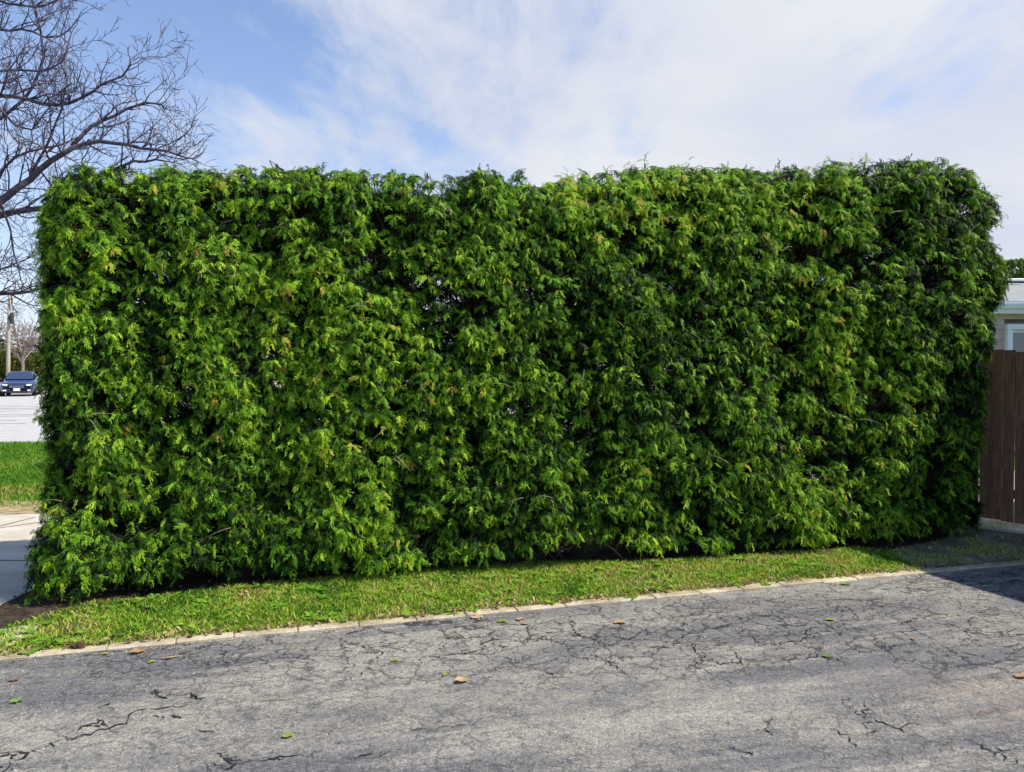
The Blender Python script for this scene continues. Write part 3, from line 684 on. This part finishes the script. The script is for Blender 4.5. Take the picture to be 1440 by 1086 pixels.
for k in range(26):                                              # the rest of the crown, up and to the left
    a = bt.r.uniform(1.9, 4.6) if k % 3 else bt.r.uniform(0, 6.28); i = bt.r.randint(3, 6); d = Vector((math.cos(a), math.sin(a), bt.r.uniform(.3, 1.1))).normalized(); ln = bt.r.uniform(1.8, 3.2)
    pts = [tr[i], tr[i]+d*ln*.4, tr[i]+d*ln*.75+Vector((0, 0, .15)), tr[i]+d*ln+Vector((0, 0, .4))]
    if pts[-1].x/pts[-1].y > -.72: continue
    out, rr = bt.limb(pts, .05, .01, 6)
    for j in range(3, len(out), 2): bt.twig(out[j], Vector((bt.r.gauss(0, 1), bt.r.gauss(0, 1), bt.r.gauss(.5, .7))), bt.r.uniform(.4, .9), .01, 1)
btree = empty('bare_tree', base); tag(btree, 'large leafless tree with budding twigs rising behind the left end of the hedge', 'tree')
def reparent(o, e):
    me = o.data; me.transform(Matrix.Translation(-Vector(e.location))); o.parent = e
reparent(bt.m.build('trunk', M_tbark, None, smooth=True), btree); o = bt.c.build('crown', M_tbark); reparent(o, btree); o['kind'] = 'stuff'
o = bt.buds.build('bud', mat('reddish_bud', (.17, .10, .15), .7, .3)); reparent(o, btree); o['kind'] = 'stuff'

# small pale bare trees across the street
def far_tree(px, py, Yd, ht, seed, label, spread=1.0):
    t = Tree(seed); t.rmin = .014; t.bs = .02; t.fork = .66; b = at(px, py, Yd); b.z = max(b.z, .1)
    trk_ = [b, b+Vector((.1, 0, ht*.22)), b+Vector((.0, 0, ht*.4))]; t.limb(trk_, .14, .09, 8)
    for k in range(9):
        a = 2*math.pi*k/9+t.r.uniform(-.3, .3); d = Vector((math.cos(a)*spread, math.sin(a)*spread, t.r.uniform(.8, 1.8))).normalized()
        st_ = trk_[1].lerp(trk_[2], t.r.random()); out, rr = t.limb([st_, st_+d*ht*.25, st_+d*ht*.45+Vector((0, 0, .1*ht))], .07, .025, 5)
        for j in range(2, len(out), 1):
            if t.r.random() < .5: t.twig(out[j], d+Vector((t.r.gauss(0, .7), t.r.gauss(0, .7), t.r.gauss(.2, .5))), t.r.uniform(.7, 1.6), .022, 2, step=.3)
    e = empty('bare_tree', b); tag(e, label, 'tree', 'small bare trees across the street'); reparent(t.m.build('trunk', M_far_bark), e); o = t.c.build('crown', M_far_bark); reparent(o, e); o['kind'] = 'stuff'
far_tree(-28, 534, 56, 5.2, 31, 'small pale leafless tree left of the utility pole across the street')
far_tree(31, 536, 58, 5.6, 32, 'small brownish leafless tree behind the dark blue car', .9)
far_tree(58, 536, 66, 6.2, 33, 'leafless tree farthest across the street, half hidden by the hedge end', .9)

# leafy clump helper for shrubs and far hedges
def leaf_clump(cen, rad, n, size, tmean, seedv, boxy=False):
    r = np.random.default_rng(seedv)
    p = r.normal(0, 1, (n, 3)); p = p/np.linalg.norm(p, axis=1, keepdims=True)
    if boxy: p = r.uniform(-1, 1, (n, 3)); k = np.abs(p).argmax(1); p[np.arange(n), k] = np.sign(p[np.arange(n), k])*r.uniform(.8, 1, n)
    else: p *= (r.uniform(.55, 1.0, (n, 1))**.6)
    dsp = vnoise(p*2.4+seedv, seedv); p = p*(0.82+.32*dsp[:, None])*np.array(rad)+np.array(cen)
    a = nrmz(r.normal(0, 1, (n, 3))); b = nrmz(np.cross(a, r.normal(0, 1, (n, 3)))); s_ = size*r.uniform(.6, 1.4, (n, 1))
    VQ = np.stack([p-a*s_, p-b*s_*.5, p+a*s_, p+b*s_*.5], 1)
    t = np.clip(tmean+(dsp-.5)*.6+r.normal(0, .12, n), 0, 1); return VQ.reshape(-1, 3), np.repeat(t, 4)
M_shrub = leafmat('shrub_leaf', [(0, (.025, .045, .010)), (.5, (.09, .11, .018)), (1, (.26, .22, .04))], .25, .6, .2)
for (px, Yd, rx, rz, sd_, lab) in ((-14, 60, 2.2, 1.5, 1, 'rounded dark olive shrub left of the utility pole'), (22, 60.5, 1.5, 1.45, 2, 'yellow-green rounded shrub right of the utility pole'), (45, 62, 1.6, 1.3, 3, 'low olive shrub behind the dark blue car')):
    c = at(px, 535, Yd); e = empty('shrub', (c.x, c.y, .7)); tag(e, lab, 'shrub', 'shrubs across the street')
    VQ, t = leaf_clump((0, 0, rz*.85), (rx, 1.2, rz), 5200, .10, .35+.12*(sd_ == 2), sd_)
    np_mesh('foliage', VQ, np.arange(len(VQ)).reshape(-1, 4), t, M_shrub, e)
    m = MB(); 
    for k in range(5): a = k*1.3; m.tube([(0, 0, -.1), (math.cos(a)*.3*rx, math.sin(a)*.3, rz*.7), (math.cos(a)*.6*rx, math.sin(a)*.5, rz*1.3)], [.06, .04, .02], 5)
    m.build('stem', M_bark, e)

tl_v = []; tl_t = []; rt_ = random.Random(9)
for k in range(46):
    c_ = (-135+k*3.3+rt_.uniform(-1, 1), 92+rt_.uniform(-5, 6), 2.6+rt_.uniform(-.4, .6)); hh = rt_.uniform(1.9, 3.4)
    vq, tq_ = leaf_clump(c_, (rt_.uniform(2.4, 4.0), 2, hh), 1500, .16, rt_.choice((.15, .3, .6, .8)), 100+k); tl_v.append(vq); tl_t.append(tq_)
tl_v = np.concatenate(tl_v); M_tl = leafmat('distant_growth', [(0, (.035, .05, .02)), (.45, (.10, .11, .05)), (.7, (.20, .16, .12)), (1, (.28, .22, .18))], .1, .8, .1)
o = np_mesh('treeline', tl_v, np.arange(len(tl_v)).reshape(-1, 4), np.concatenate(tl_t), M_tl); tag(o, 'distant mass of brownish and olive trees beyond the street', 'treeline', kind='stuff')

# ------------------------------------------------------------------ utility pole
c = at(11, 533, 51.5); pe = empty('utility_pole', (c.x, c.y, .1)); tag(pe, 'weathered wooden utility pole standing across the street by the blue car', 'pole')
M_pole = mat('pole_wood', bark((.30, .26, .20), (.46, .41, .33), (.36, .31, .25)), .9, .15, (.5, .01)); M_dkmetal = mat('dark_metal', (.035, .036, .042), .5, .4)
m = MB(); m.tube([(0, 0, 0), (.05, 0, 2.3), (.12, 0, 4.6), (.2, 0, 7.0)], [.14, .12, .10, .08], 12); m.build('post', M_pole, pe, smooth=True)
m = MB(); m.box((.2, -.16, 6.6), (1.9, .1, .12), bev=.01); m.build('crossarm', M_pole, pe)
for dx in (-.8, -.3, .7, 1.05):
    m = MB(); m.tube([(dx+.02, -.16, 6.66), (dx+.02, -.16, 6.72), (dx+.02, -.16, 6.75), (dx+.02, -.16, 6.82)], [.03, .06, .035, .045], 8); m.build('insulator', M_dkmetal, pe, smooth=True)
m = MB(); m.tube([(.42, -.12, 4.6), (.42, -.12, 5.35)], [.12, .12], 12); m.box((.26, -.1, 5.0), (.2, .06, .2)); m.build('transformer', M_dkmetal, pe, smooth=False)
m = MB(); m.tube([(.0, -.1, 3.2), (.6, -.3, 3.55), (1.5, -.6, 3.75)], [.03, .03, .025], 6); m.box((1.65, -.64, 3.74), (.5, .16, .09), rz=-.3, bev=.02); m.build('lamp_arm', mat('galvanised', (.55, .56, .57), .5, .4, metal=.3), pe)
wr = MB()
for k, dx in enumerate((-.8, 1.05)):
    a = Vector((c.x+dx, c.y-.16, 6.92)); pts = [a+Vector((-26*f, -2*f, -1.1*4*f*(1-f))) for f in np.linspace(0, 1, 14)]
    wr.tube(pts, [.012]*14, 4)
w_o = wr.build('wire', M_dkmetal); tag(w_o, 'thin dark wires running left from the utility pole', 'wire')

# ------------------------------------------------------------------ parked car (front towards the camera)
cc = at(30, 556.3, 47.0); ang = math.atan2(cc.x, -cc.y)*0-R(24)
car = empty('parked_car', (cc.x, cc.y, .004), 0)
tag(car, 'dark blue car parked facing us on the far side of the street', 'car')
car.rotation_euler = (0, 0, R(27))
M_paint = bpy.data.materials.new('blue_car_paint'); M_paint.use_nodes = True; b_ = M_paint.node_tree.nodes['Principled BSDF']
b_.inputs['Base Color'].default_value = (.012, .022, .085, 1); b_.inputs['Roughness'].default_value = .22; b_.inputs['Coat Weight'].default_value = .8; b_.inputs['Coat Roughness'].default_value = .05
M_glass = mat('car_glass', (.03, .05, .10), .04, 1.0); M_black = mat('black_rubber', (.018, .018, .02), .7, .3); M_white = mat('headlamp_lens', (.78, .80, .82), .12, .8); M_plate = mat('plate', (.75, .76, .78), .5, .3); M_chrome = mat('chrome', (.6, .6, .62), .2, .8, metal=.9)
def loft(secs):
    """secs: list of (y, [(x,z)...]) half outlines mirrored into closed rings"""
    m = MB(); vs = []; n = None; fs = []
    for (y, prof) in secs:
        full = [(x, z) for x, z in prof]+[(-x, z) for x, z in reversed(prof)]; n = len(full); vs += [(x, y, z) for x, z in full]
    for i in range(len(secs)-1):
        for k in range(n): k2 = (k+1) % n; fs.append((i*n+k, i*n+k2, (i+1)*n+k2, (i+1)*n+k))
    fs.append(tuple(range(n))); fs.append(tuple(reversed(range((len(secs)-1)*n, len(secs)*n)))); m.raw(vs, fs); return m
def sec(y, wb, wm, wt, zb, zm, zt): return (y, [(wb, zb), (wm, (zb+zm)/2), (wm, zm), (wm*.97, zm+(zt-zm)*.5), (wt, zt), (wt*.5, zt+.02)])
bm_ = loft([sec(-2.2, .62, .72, .60, .30, .55, .64), sec(-2.12, .72, .82, .66, .22, .58, .72), sec(-1.8, .80, .89, .74, .20, .62, .80), sec(-1.1, .84, .91, .78, .20, .68, .92), sec(-.7, .85, .91, .80, .20, .72, .98),
           sec(.4, .85, .91, .80, .20, .75, .98), sec(1.5, .84, .90, .80, .20, .78, 1.0), sec(2.0, .80, .87, .76, .24, .78, .98), sec(2.2, .70, .80, .66, .32, .72, .90)])
bo = bm_.build('body', M_paint, car, smooth=True)
def sec2(y, w0, w1, z0, z1): return (y, [(w0, z0), (w0*.97, z0+.08), (w1+.03, z1-.10), (w1, z1-.02), (w1*.6, z1)])
cb = loft([sec2(-.72, .76, .70, .97, 1.02), sec2(-.1, .79, .62, .96, 1.44), sec2(.3, .80, .62, .96, 1.49), sec2(1.2, .79, .60, .96, 1.46), sec2(1.85, .76, .66, .96, 1.04)])
cb.build('cabin', M_paint, car, smooth=True)
m = MB(); m.raw([(-.70, -.73, 1.01), (.70, -.73, 1.01), (.57, -.14, 1.415), (-.57, -.14, 1.415)], [(0, 1, 2, 3)]); 
m.v = [(x, y-.02, z+.015) for x, y, z in m.v]; m.raw([(x, y+.01, z-.012) for x, y, z in m.v], [(3, 2, 1, 0)]); m.build('windscreen', M_glass, car)
for s_ in (-1, 1):
    m = MB(); m.raw([(s_*.795, -.45, 1.03), (s_*.80, 1.5, 1.04), (s_*.67, 1.1, 1.38), (s_*.665, -.02, 1.38)], [(0, 1, 2, 3) if s_ > 0 else (3, 2, 1, 0)]); m.v = [(x+s_*.02, y, z) for x, y, z in m.v]; m.build('side_window', M_glass, car)
    m = MB(); m.box((s_*.60, -2.10, .665), (.30, .16, .13), rz=s_*.35, bev=.035); m.build('headlight', M_white, car)
    m = MB(); m.box((s_*1.0, -.55, 1.02), (.18, .10, .13), bev=.03); m.build('mirror', M_paint, car)
    m = MB(); m.box((s_*.62, -2.185, .36), (.2, .06, .09), bev=.02); m.build('fog_lamp', M_white, car)
    for yy_ in (-1.4, 1.35):
        m = MB(); m.tube([(s_*.70, yy_, .32), (s_*.73, yy_, .32), (s_*.91, yy_, .32), (s_*.94, yy_, .32)], [.29, .32, .32, .29], 20); wh = m.build('wheel', M_black, car)
        m = MB(); m.tube([(s_*.93, yy_, .32), (s_*.955, yy_, .32)], [.2, .17], 16); m.build('rim', M_chrome, wh)
m = MB(); m.box((0, -2.19, .58), (.80, .06, .16), bev=.02); gl = m.build('grille', M_black, car)
m = MB()
for k in range(3): m.box((0, -2.225, .535+.045*k), (.74, .015, .012))
m.build('trim', M_chrome, gl)
m = MB(); m.box((0, -2.225, .41), (.34, .03, .16), bev=.008); m.build('number_plate', M_plate, car)
m = MB(); m.box((0, -2.20, .27), (1.1, .06, .1), bev=.02); m.build('bumper_intake', M_black, car)

# ------------------------------------------------------------------ wooden board fence at the right
def f_wood(t, oc):
    n = t.noise(t.mapping(oc, scale=(1, 1, .07)), 60, 6, .65, .6); n2 = t.noise(t.mapping(oc, scale=(1, 1, .3)), 6, 4, .6)
    c = t.mix(t.mapr(n, .3, .7), (.165, .075, .040), (.33, .17, .10)); c = t.mix(t.mapr(n2, .45, .7, 0, .6), c, (.13, .085, .065))
    c = t.mix(t.math('MULTIPLY', attr(t), .35), c, (.24, .12, .075)); return c, n
M_wood = mat('stained_boards', f_wood, .8, .2, (.6, .006))
FA = Vector((4.46, 8.38, 0)); FB = Vector((5.80, 6.42, 0)); fd = (FB-FA).normalized(); fl = (FB-FA).length; frz = math.atan2(fd.y, fd.x); fn = Vector((-fd.y, fd.x, 0))
fence = empty('board_fence', FA, frz); tag(fence, 'dark brown upright board fence at the right end of the hedge', 'fence')
s0 = 0; bw = .108
k = 0
while s0 < fl-.05:
    top = 1.785+.02*math.sin(k*1.1)+(-.035 if k < 3 else 0); m = MB(); bot = .07+random.uniform(-.004, .01); lean = random.uniform(-.004, .004)
    m.box((s0+bw/2, random.uniform(-.003, .003), (top+bot)/2), (bw-.004, .019, top-bot), rot=Matrix.Rotation(lean, 3, 'Y'), bev=.003, tint=random.random())
    m.build('board', M_wood, fence); s0 += bw+random.uniform(-.001, .004); k += 1
for z in (.35, 1.45):
    m = MB(); m.box((fl/2, .032, z), (fl, .038, .09), bev=.004); m.build('rail', M_wood, fence)
for s_ in (.05, fl-.06):
    m = MB(); m.box((s_, .098, .88), (.09, .09, 1.80), bev=.006); m.build('post', M_wood, fence)
# pale concrete pad behind the fence
sheet('side_yard', [(4.2, 8.2), (5.3, 6.9), (9, 7.2), (9, 12), (4.4, 12)], .006, M_walk)

# ------------------------------------------------------------------ neighbour's house beyond the fence
def f_siding(t, oc):
    sp = t.add('ShaderNodeSeparateXYZ', {0: oc}); n = t.noise(oc, 3, 4, .6)
    return t.mix(t.mapr(n, .3, .7), (.50, .40, .34), (.58, .48, .41))
M_siding = mat('siding', f_siding, .7, .25)
M_trim = mat('white_trim', lambda t, oc: t.mix(t.noise(oc, 8, 4, .6), (.72, .74, .80), (.84, .85, .88)), .5, .35)
def f_shingle(t, oc):
    br = t.add('ShaderNodeTexBrick', {'Vector': t.mapping(oc, scale=(1, 1, 1)), 'Scale': 3.2, 'Color1': (.20, .215, .20, 1), 'Color2': (.29, .30, .29, 1), 'Mortar': (.12, .12, .12, 1), 'Mortar Size': .012})
    n = t.noise(oc, 30, 5, .7); return t.mix(t.mapr(n, .3, .7, 0, .6), br.outputs[0], (.33, .34, .33))
M_shingle = mat('shingles', f_shingle, .9, .15)
M_wglass = mat('window_glass', (.035, .055, .115), .05, .9)
HX0, HX1, HY = 5.4, 22.0, 14.0
house = empty('neighbour_house', (HX0, HY, 0)); tag(house, 'low grey-sided house with a white-framed window beyond the fence', 'house')
WX, WZ0, WZ1 = at(1413, 470, HY).x, 1.30, at(1413, 456, HY).z
WW = 1.25
HW = 2.62; m = MB(); z = .12; 
m.box(((HX1-HX0)/2, 1.9, HW/2), (HX1-HX0, 3.4, HW)); 
m.build('wall', M_siding, house)
m = MB()
zc_ = .10
while zc_ < HW-.04:                                           # lapped boards, each tilted out at its foot
    for (xa, xb) in ((0, WX-HX0), (WX-HX0+WW, HX1-HX0)) if WZ0-.18 < zc_ < WZ1 else ((0, HX1-HX0),):
        h_ = min(.185, HW-zc_); m.raw([(xa, .0, zc_), (xb, .0, zc_), (xb, .035+.14, zc_), (xa, .035+.14, zc_), (xa, .022, zc_+h_), (xb, .022, zc_+h_), (xb, .175, zc_+h_), (xa, .175, zc_+h_)], [(0,1,5,4),(3,2,1,0),(4,5,6,7),(0,4,7,3),(1,2,6,5),(2,3,7,6)])
    zc_ += .187
m.build('siding', M_siding, house)
wn = MB(); fw = .105; cx_ = WX-HX0+WW/2; cz_ = (WZ0+WZ1)/2; H_ = WZ1-WZ0
wn.box((cx_, -.02, WZ1-fw/2), (WW, .12, fw), bev=.008); wn.box((cx_, -.02, WZ0+fw/2), (WW, .12, fw), bev=.008)
for s_ in (-1, 1): wn.box((cx_+s_*(WW/2-fw/2), -.02, cz_), (fw, .12, H_-2*fw-.002), bev=.008)
wf = wn.build('window', M_trim, house)
m = MB(); m.box((cx_, .03, cz_), (WW-2*fw-.004, .02, H_-2*fw-.004)); m.build('pane', M_wglass, wf)
m = MB(); m.box((cx_, .008, cz_), (.05, .03, H_-2*fw-.01), bev=.004); m.box((cx_, -.0, WZ1-fw-.03), (WW-2*fw-.01, .03, .05), bev=.004); m.build('sash', M_trim, wf)
# eaves, gutter, roof
ez = HW; m = MB(); m.box(((HX1-HX0)/2, -.20, ez+.10), (HX1-HX0+.5, .03, .20), bev=.004); m.box(((HX1-HX0)/2, -.03, ez+.011), (HX1-HX0+.5, .30, .02)); m.build('fascia', M_trim, house)
m = MB(); gp = [(-.215, ez+.20), (-.215, ez+.08), (-.30, ez+.09), (-.325, ez+.17), (-.325, ez+.205), (-.315, ez+.205), (-.312, ez+.17), (-.29, ez+.10), (-.225, ez+.095), (-.225, ez+.20)]
x0_, x1_ = -.25, HX1-HX0+.25; n = len(gp); m.raw([(x0_, a, b) for a, b in gp]+[(x1_, a, b) for a, b in gp], [(i, (i+1) % n, n+(i+1) % n, n+i) for i in range(n)]); m.build('gutter', M_trim, house)
ry = 2.9; rz_ = at(1430, 397, HY+ry).z
m = MB(); m.raw([(x0_, -.30, ez+.215), (x1_, -.30, ez+.215), (x1_, ry, rz_), (x0_, ry, rz_), (x1_, ry*2+.3, ez+.215), (x0_, ry*2+.3, ez+.215),
  (x0_, -.30, ez+.19), (x1_, -.30, ez+.19), (x1_, ry, rz_-.03), (x0_, ry, rz_-.03), (x1_, ry*2+.3, ez+.19), (x0_, ry*2+.3, ez+.19)],
  [(0, 1, 2, 3), (3, 2, 4, 5), (6, 9, 8, 7), (9, 11, 10, 8), (0, 6, 7, 1), (5, 4, 10, 11), (0, 3, 9, 6), (3, 5, 11, 9), (1, 7, 8, 2), (2, 8, 10, 4)])
rf = m.build('roof', M_shingle, house)
m = MB(); m.box(((x0_+x1_)/2, ry-.04, rz_+.03), (x1_-x0_, .34, .06), bev=.015); m.build('ridge_cap', M_trim, rf)
q = at(1421, 403, HY+2.5); m = MB(); m.box((q.x-HX0, 2.45, q.z-.03), (.30, .24, .12), bev=.03); m.box((q.x-HX0+.32, 2.45, q.z-.06), (.34, .18, .06), bev=.02); m.build('vent', M_black, rf)
M_far_hedge = leafmat('far_evergreen', [(0, (.03, .065, .012)), (.5, (.085, .15, .025)), (1, (.17, .22, .05))], .2, .6, .2)
q = at(1436, 386, 26); e = empty('trimmed_evergreen', (q.x+1.2, 26, 0)); tag(e, 'green clipped evergreen showing above the grey roof ridge', 'evergreen')
VQ, t = leaf_clump((0, 0, q.z-.35), (3.0, .8, .80), 30000, .07, .50, 12, True); np_mesh('foliage', VQ, np.arange(len(VQ)).reshape(-1, 4), t, M_far_hedge, e)
m = MB()
for k in range(4): m.tube([(-2+k*1.3, 0, 0), (-2+k*1.3, 0, q.z-.4)], [.12, .06], 8)
m.build('trunk', M_bark, e)
# farther roof behind
q = at(1428, 374, 38); e = empty('distant_house', (q.x-1.0, 38, 0)); tag(e, 'distant pale grey gabled roof peeking over the clipped evergreen', 'house')
m = MB(); m.box((5, 3, (q.z-1.3)/2), (10, 6, q.z-1.3)); m.build('wall', M_siding, e)
m = MB(); a = q.z; m.raw([(-.4, -.4, a-1.4), (10.4, -.4, a-1.4), (10.4, 3, a+.15), (2.2, 3, a+.15), (10.4, 6.4, a-1.4), (-.4, 6.4, a-1.4)], [(0, 1, 2, 3), (3, 2, 4, 5), (0, 3, 5), (1, 4, 2), (0, 5, 4, 1)]); m.build('roof', M_shingle, e)

# ------------------------------------------------------------------ garage at the right, out of frame: casts the shade on driveway, fence and hedge end
EH = 3.0; sh = EH/math.tan(SUN_EL); hx = Vector((math.cos(SUN_OFF), -math.sin(SUN_OFF)))
e1 = P(1292, 804); e2 = P(1440, 848); ga = Vector((e1.x, e1.y))+hx*sh; gb = Vector((e2.x, e2.y))+hx*sh
gd = (gb-ga).normalized(); gn = Vector((-gd.y, gd.x))
if gn.x < 0: gn = -gn
tback = (ga.y-7.12)/gd.y
A = ga-gd*abs(tback)
garage = empty('garage', (A.x, A.y, 0), math.atan2(gd.y, gd.x)); tag(garage, 'plain sided garage beside the driveway at the right, outside the picture', 'garage')
sgn = 1 if (Matrix.Rotation(garage.rotation_euler.z, 2) @ Vector((0, 1))).dot(gn) > 0 else -1
m = MB(); m.box((5.2, sgn*3.6, 1.42), (10, 6.6, 2.84)); m.build('wall', M_siding, garage)
m = MB(); vs = [(-.0, 0, EH-.12), (10.5, 0, EH-.12), (10.5, 0, EH), (0, 0, EH), (0, sgn*3.6, EH+1.1), (10.5, sgn*3.6, EH+1.1), (0, sgn*7.2, EH), (10.5, sgn*7.2, EH), (0, sgn*7.2, EH-.12), (10.5, sgn*7.2, EH-.12)]
m.raw(vs, [(0, 1, 2, 3), (3, 2, 5, 4), (4, 5, 7, 6), (6, 7, 9, 8), (0, 8, 9, 1), (0, 3, 4, 6, 8), (1, 9, 7, 5, 2)]); m.build('roof', M_shingle, garage)

# ------------------------------------------------------------------ fallen leaves and twigs on the driveway
def leaf_obj(name, px, py, L, cols, label, cat, curl=.5, lobes=0, rz=None, seed=0, group=None, z=.004):
    r = random.Random(seed*13+px); m = MB(); n = 9; vs = []; rows = 4
    for i in range(n):
        f = i/(n-1); w_ = math.sin(math.pi*min(f*.98+.02, 1))**.7*.36*L
        if lobes: w_ *= 1+.38*math.sin(f*math.pi*lobes)
        w_ *= r.uniform(.85, 1.15)
        for j in range(rows+1):
            g_ = j/rows*2-1; x = (f-.5)*L; y = g_*w_+.06*L*math.sin(f*3)
            zz = curl*L*.42*(.28*g_*g_*(w_/(.36*L))+.22*(f-.5)**2*2)+r.gauss(0, .012*L)+.03*L*math.sin(f*7+seed); vs.append((x, y, zz))
    mz = min(v[2] for v in vs); vs = [(x, y, q-mz+.001) for x, y, q in vs]
    fs = [(i*(rows+1)+j, i*(rows+1)+j+1, (i+1)*(rows+1)+j+1, (i+1)*(rows+1)+j) for i in range(n-1) for j in range(rows)]
    m.raw(vs, fs, cols)
    m.tube([(-.5*L, 0, .004), (-.62*L, .02*L, .008), (-.75*L, .05*L, .004)], [.0012, .001, .0008], 4, tint=cols)
    q = P(px, py); o = m.build(name, M_fall, None, smooth=True); o.location = (q.x, q.y, z); o.rotation_euler = (0, 0, r.uniform(0, 6.28) if rz is None else rz)
    tag(o, label, cat, group); return o
M_fall = leafmat('fallen_leaf', [(0, (.05, .03, .02)), (.22, (.20, .10, .05)), (.42, (.40, .22, .10)), (.58, (.50, .37, .21)), (.75, (.30, .32, .05)), (1, (.09, .22, .02))], .15, .6, .25, (1, 1, 1))
for i, (nm, px, py, L_, tc, lab, cu, lo, rz) in enumerate([
 ('dry_leaf', 193, 919, .085, .40, 'curled orange-tan dead leaf near the kerb at the left', .9, 0, .5),
 ('dry_leaf', 650, 960, .075, .52, 'curled pale brown leaf with a dark side in mid driveway', 1.2, 0, .1),
 ('dry_leaf', 671, 870, .085, .58, 'flat cream dead leaf by the edging, left of the green one', .3, 5, .1),
 ('dry_leaf', 732, 872, .055, .50, 'small tan dead leaf by the edging, right of the green one', .6, 3, .6),
 ('dry_leaf', 738, 878, .05, .45, 'tan leaf scrap just below another tan leaf near the edging', .5, 0, 2.8),
 ('dry_leaf', 872, 877, .08, .48, 'orange-tan lobed dead leaf lying among the cracks', .5, 5, .2),
 ('dry_leaf', 1436, 953, .07, .40, 'orange-brown dead leaf at the right edge of the driveway', .4, 0, .3),
 ('dry_leaf', 1285, 900, .04, .36, 'small brownish dead leaf on the cracks at the right', .4, 0, 1.0),
 ('dry_leaf', 20, 958, .05, .25, 'small reddish brown dead leaf at the far left of the driveway', .6, 0, .4),
 ('green_leaf', 706, 875, .06, .86, 'bright green fallen leaf by the edging between two dead leaves', .4, 0, 0),
 ('green_leaf', 555, 930, .045, .80, 'yellow-green fallen leaf in mid driveway, left of centre', .4, 0, .2),
 ('green_leaf', 627, 950, .04, .82, 'small green leaf just left of the curled brown leaf', .4, 0, .9),
 ('green_leaf', 1168, 873, .06, .84, 'pale green fallen leaf in the cracked area at the right', .5, 0, .1),
 ('green_leaf', 1190, 823, .075, .92, 'green fallen leaf by the kerb near the shadow', .5, 3, .1),
 ('green_leaf', 1163, 924, .05, .95, 'dark green leaf lying on the long crack at the right', .4, 0, .3),
 ('green_leaf', 405, 1037, .05, .84, 'yellow-green leaf low in the picture at the left', .5, 0, .3),
 ('green_leaf', 147, 921, .04, .78, 'tiny yellow-green leaf beside the clod on the kerb', .4, 0, .3),
 ('green_leaf', 214, 932, .045, .80, 'yellow-green leaf scrap just right of the curled orange-tan leaf', .4, 0, .6)]):
    leaf_obj(nm, px, py, L_, tc, lab, 'leaf', cu, lo, rz, i, 'leaves fallen on the driveway')
m = MB()
for k in range(420):
    a = random.uniform(-1, 7.6); b = -abs(random.gauss(0, .16)) if k % 2 else -abs(random.gauss(0, .9)); c = kp(a, b); L = random.uniform(.004, .012); rt = Matrix.Rotation(random.uniform(0, 6.3), 3, 'Z') @ Matrix.Rotation(random.gauss(0, .3), 3, 'X')
    m.raw([Vector((c[0], c[1], .004))+rt @ Vector(p) for p in ((-L, 0, 0), (0, -L*.4, .001), (L, 0, 0), (0, L*.4, .002))], [(0, 1, 2, 3)], random.choice((.1, .25, .3, .42, .5, .7, .8, .95)))
o = m.build('leaf_scraps', M_fall); tag(o, 'tiny crushed leaf scraps strewn over the driveway near the kerb', 'scraps', kind='stuff')
for nm, a, b, r_, lab, pale in (('twig', (228, 928), (257, 924), .0055, 'short pale twig near the kerb at the left', 1), ('twig', (279, 1029), (303, 1031), .003, 'thin dark twig low in the picture at the left', 0), ('twig', (368, 986), (415, 984), .0028, 'thin pale stick lying in the left half of the driveway', 1)):
    p, q = P(*a), P(*b); m = MB(); c = (p+q)/2; d = q-p
    pts = [d*(f-.5)+Vector((random.gauss(0, .003), random.gauss(0, .003), r_+.002+abs(random.gauss(0, .001)))) for f in (0, .25, .5, .75, 1)]
    m.tube(pts, [r_*.8, r_, r_*.95, r_*.8, r_*.5], 6); m.tube([pts[2], pts[2]+Vector((d.y, -d.x, 0)).normalized()*.02+Vector((0, 0, .004))], [r_*.6, r_*.3], 5)
    o = m.build(nm, M_twig if pale else M_bark); o.location = c; tag(o, lab, 'twig', 'twigs on the driveway')
# clod of dead roots on the kerb
m = MB(); q = P(110, 913)
for k in range(230):
    a = random.uniform(0, 6.28); e_ = random.uniform(0, 1.5); d = Vector((math.cos(a)*math.cos(e_)*1.5, math.sin(a)*math.cos(e_), math.sin(e_)*.9)); p = d*.026; t_ = Vector((random.gauss(0, .012), random.gauss(0, .012), abs(random.gauss(0, .006))))
    m.tube([p*.5, p, p+t_], [.0022, .0018, .0008], 3, tint=random.random()*.5)
o = m.build('grass_clod', M_litter); o.location = (q.x, q.y, .012); tag(o, 'brown clod of dead roots lying on the kerb at the left', 'clod')
# seedling growing from the asphalt
m = weed_mesh(7, .02, .035); o = m.build('seedling', M_weed); q = P(24, 988); o.location = (q.x, q.y, .002); tag(o, 'tiny green seedling growing out of the asphalt at the left', 'seedling')

# ------------------------------------------------------------------ bird in the sky
q = at(255, 46, 60); m = MB()
m.raw([(-.28, 0, .05), (-.12, -.05, .09), (0, -.07, 0), (.12, -.05, .10), (.30, 0, .08), (.12, .06, .09), (0, .07, 0), (-.12, .06, .08)], [(0, 1, 7), (1, 2, 6, 7), (2, 3, 5, 6), (3, 4, 5)])
m.raw([(x, y, z-.012) for x, y, z in m.v], [(7, 1, 0), (7, 6, 2, 1), (6, 5, 3, 2), (5, 4, 3)])
bird_w = m
b2 = MB(); b2.tube([(0, -.20, 0), (0, -.15, .0), (0, -.03, -.01), (0, .12, 0), (0, .25, .0)], [.01, .03, .045, .03, .012], 8)
o = b2.build('bird', mat('bird_feather', (.04, .05, .09), .8, .2), smooth=True); o.location = q; o.rotation_euler = (.3, .25, .9); tag(o, 'small dark bird flying high in the blue sky at the upper left', 'bird')
bird_w.build('wing', o.data.materials[0], o)
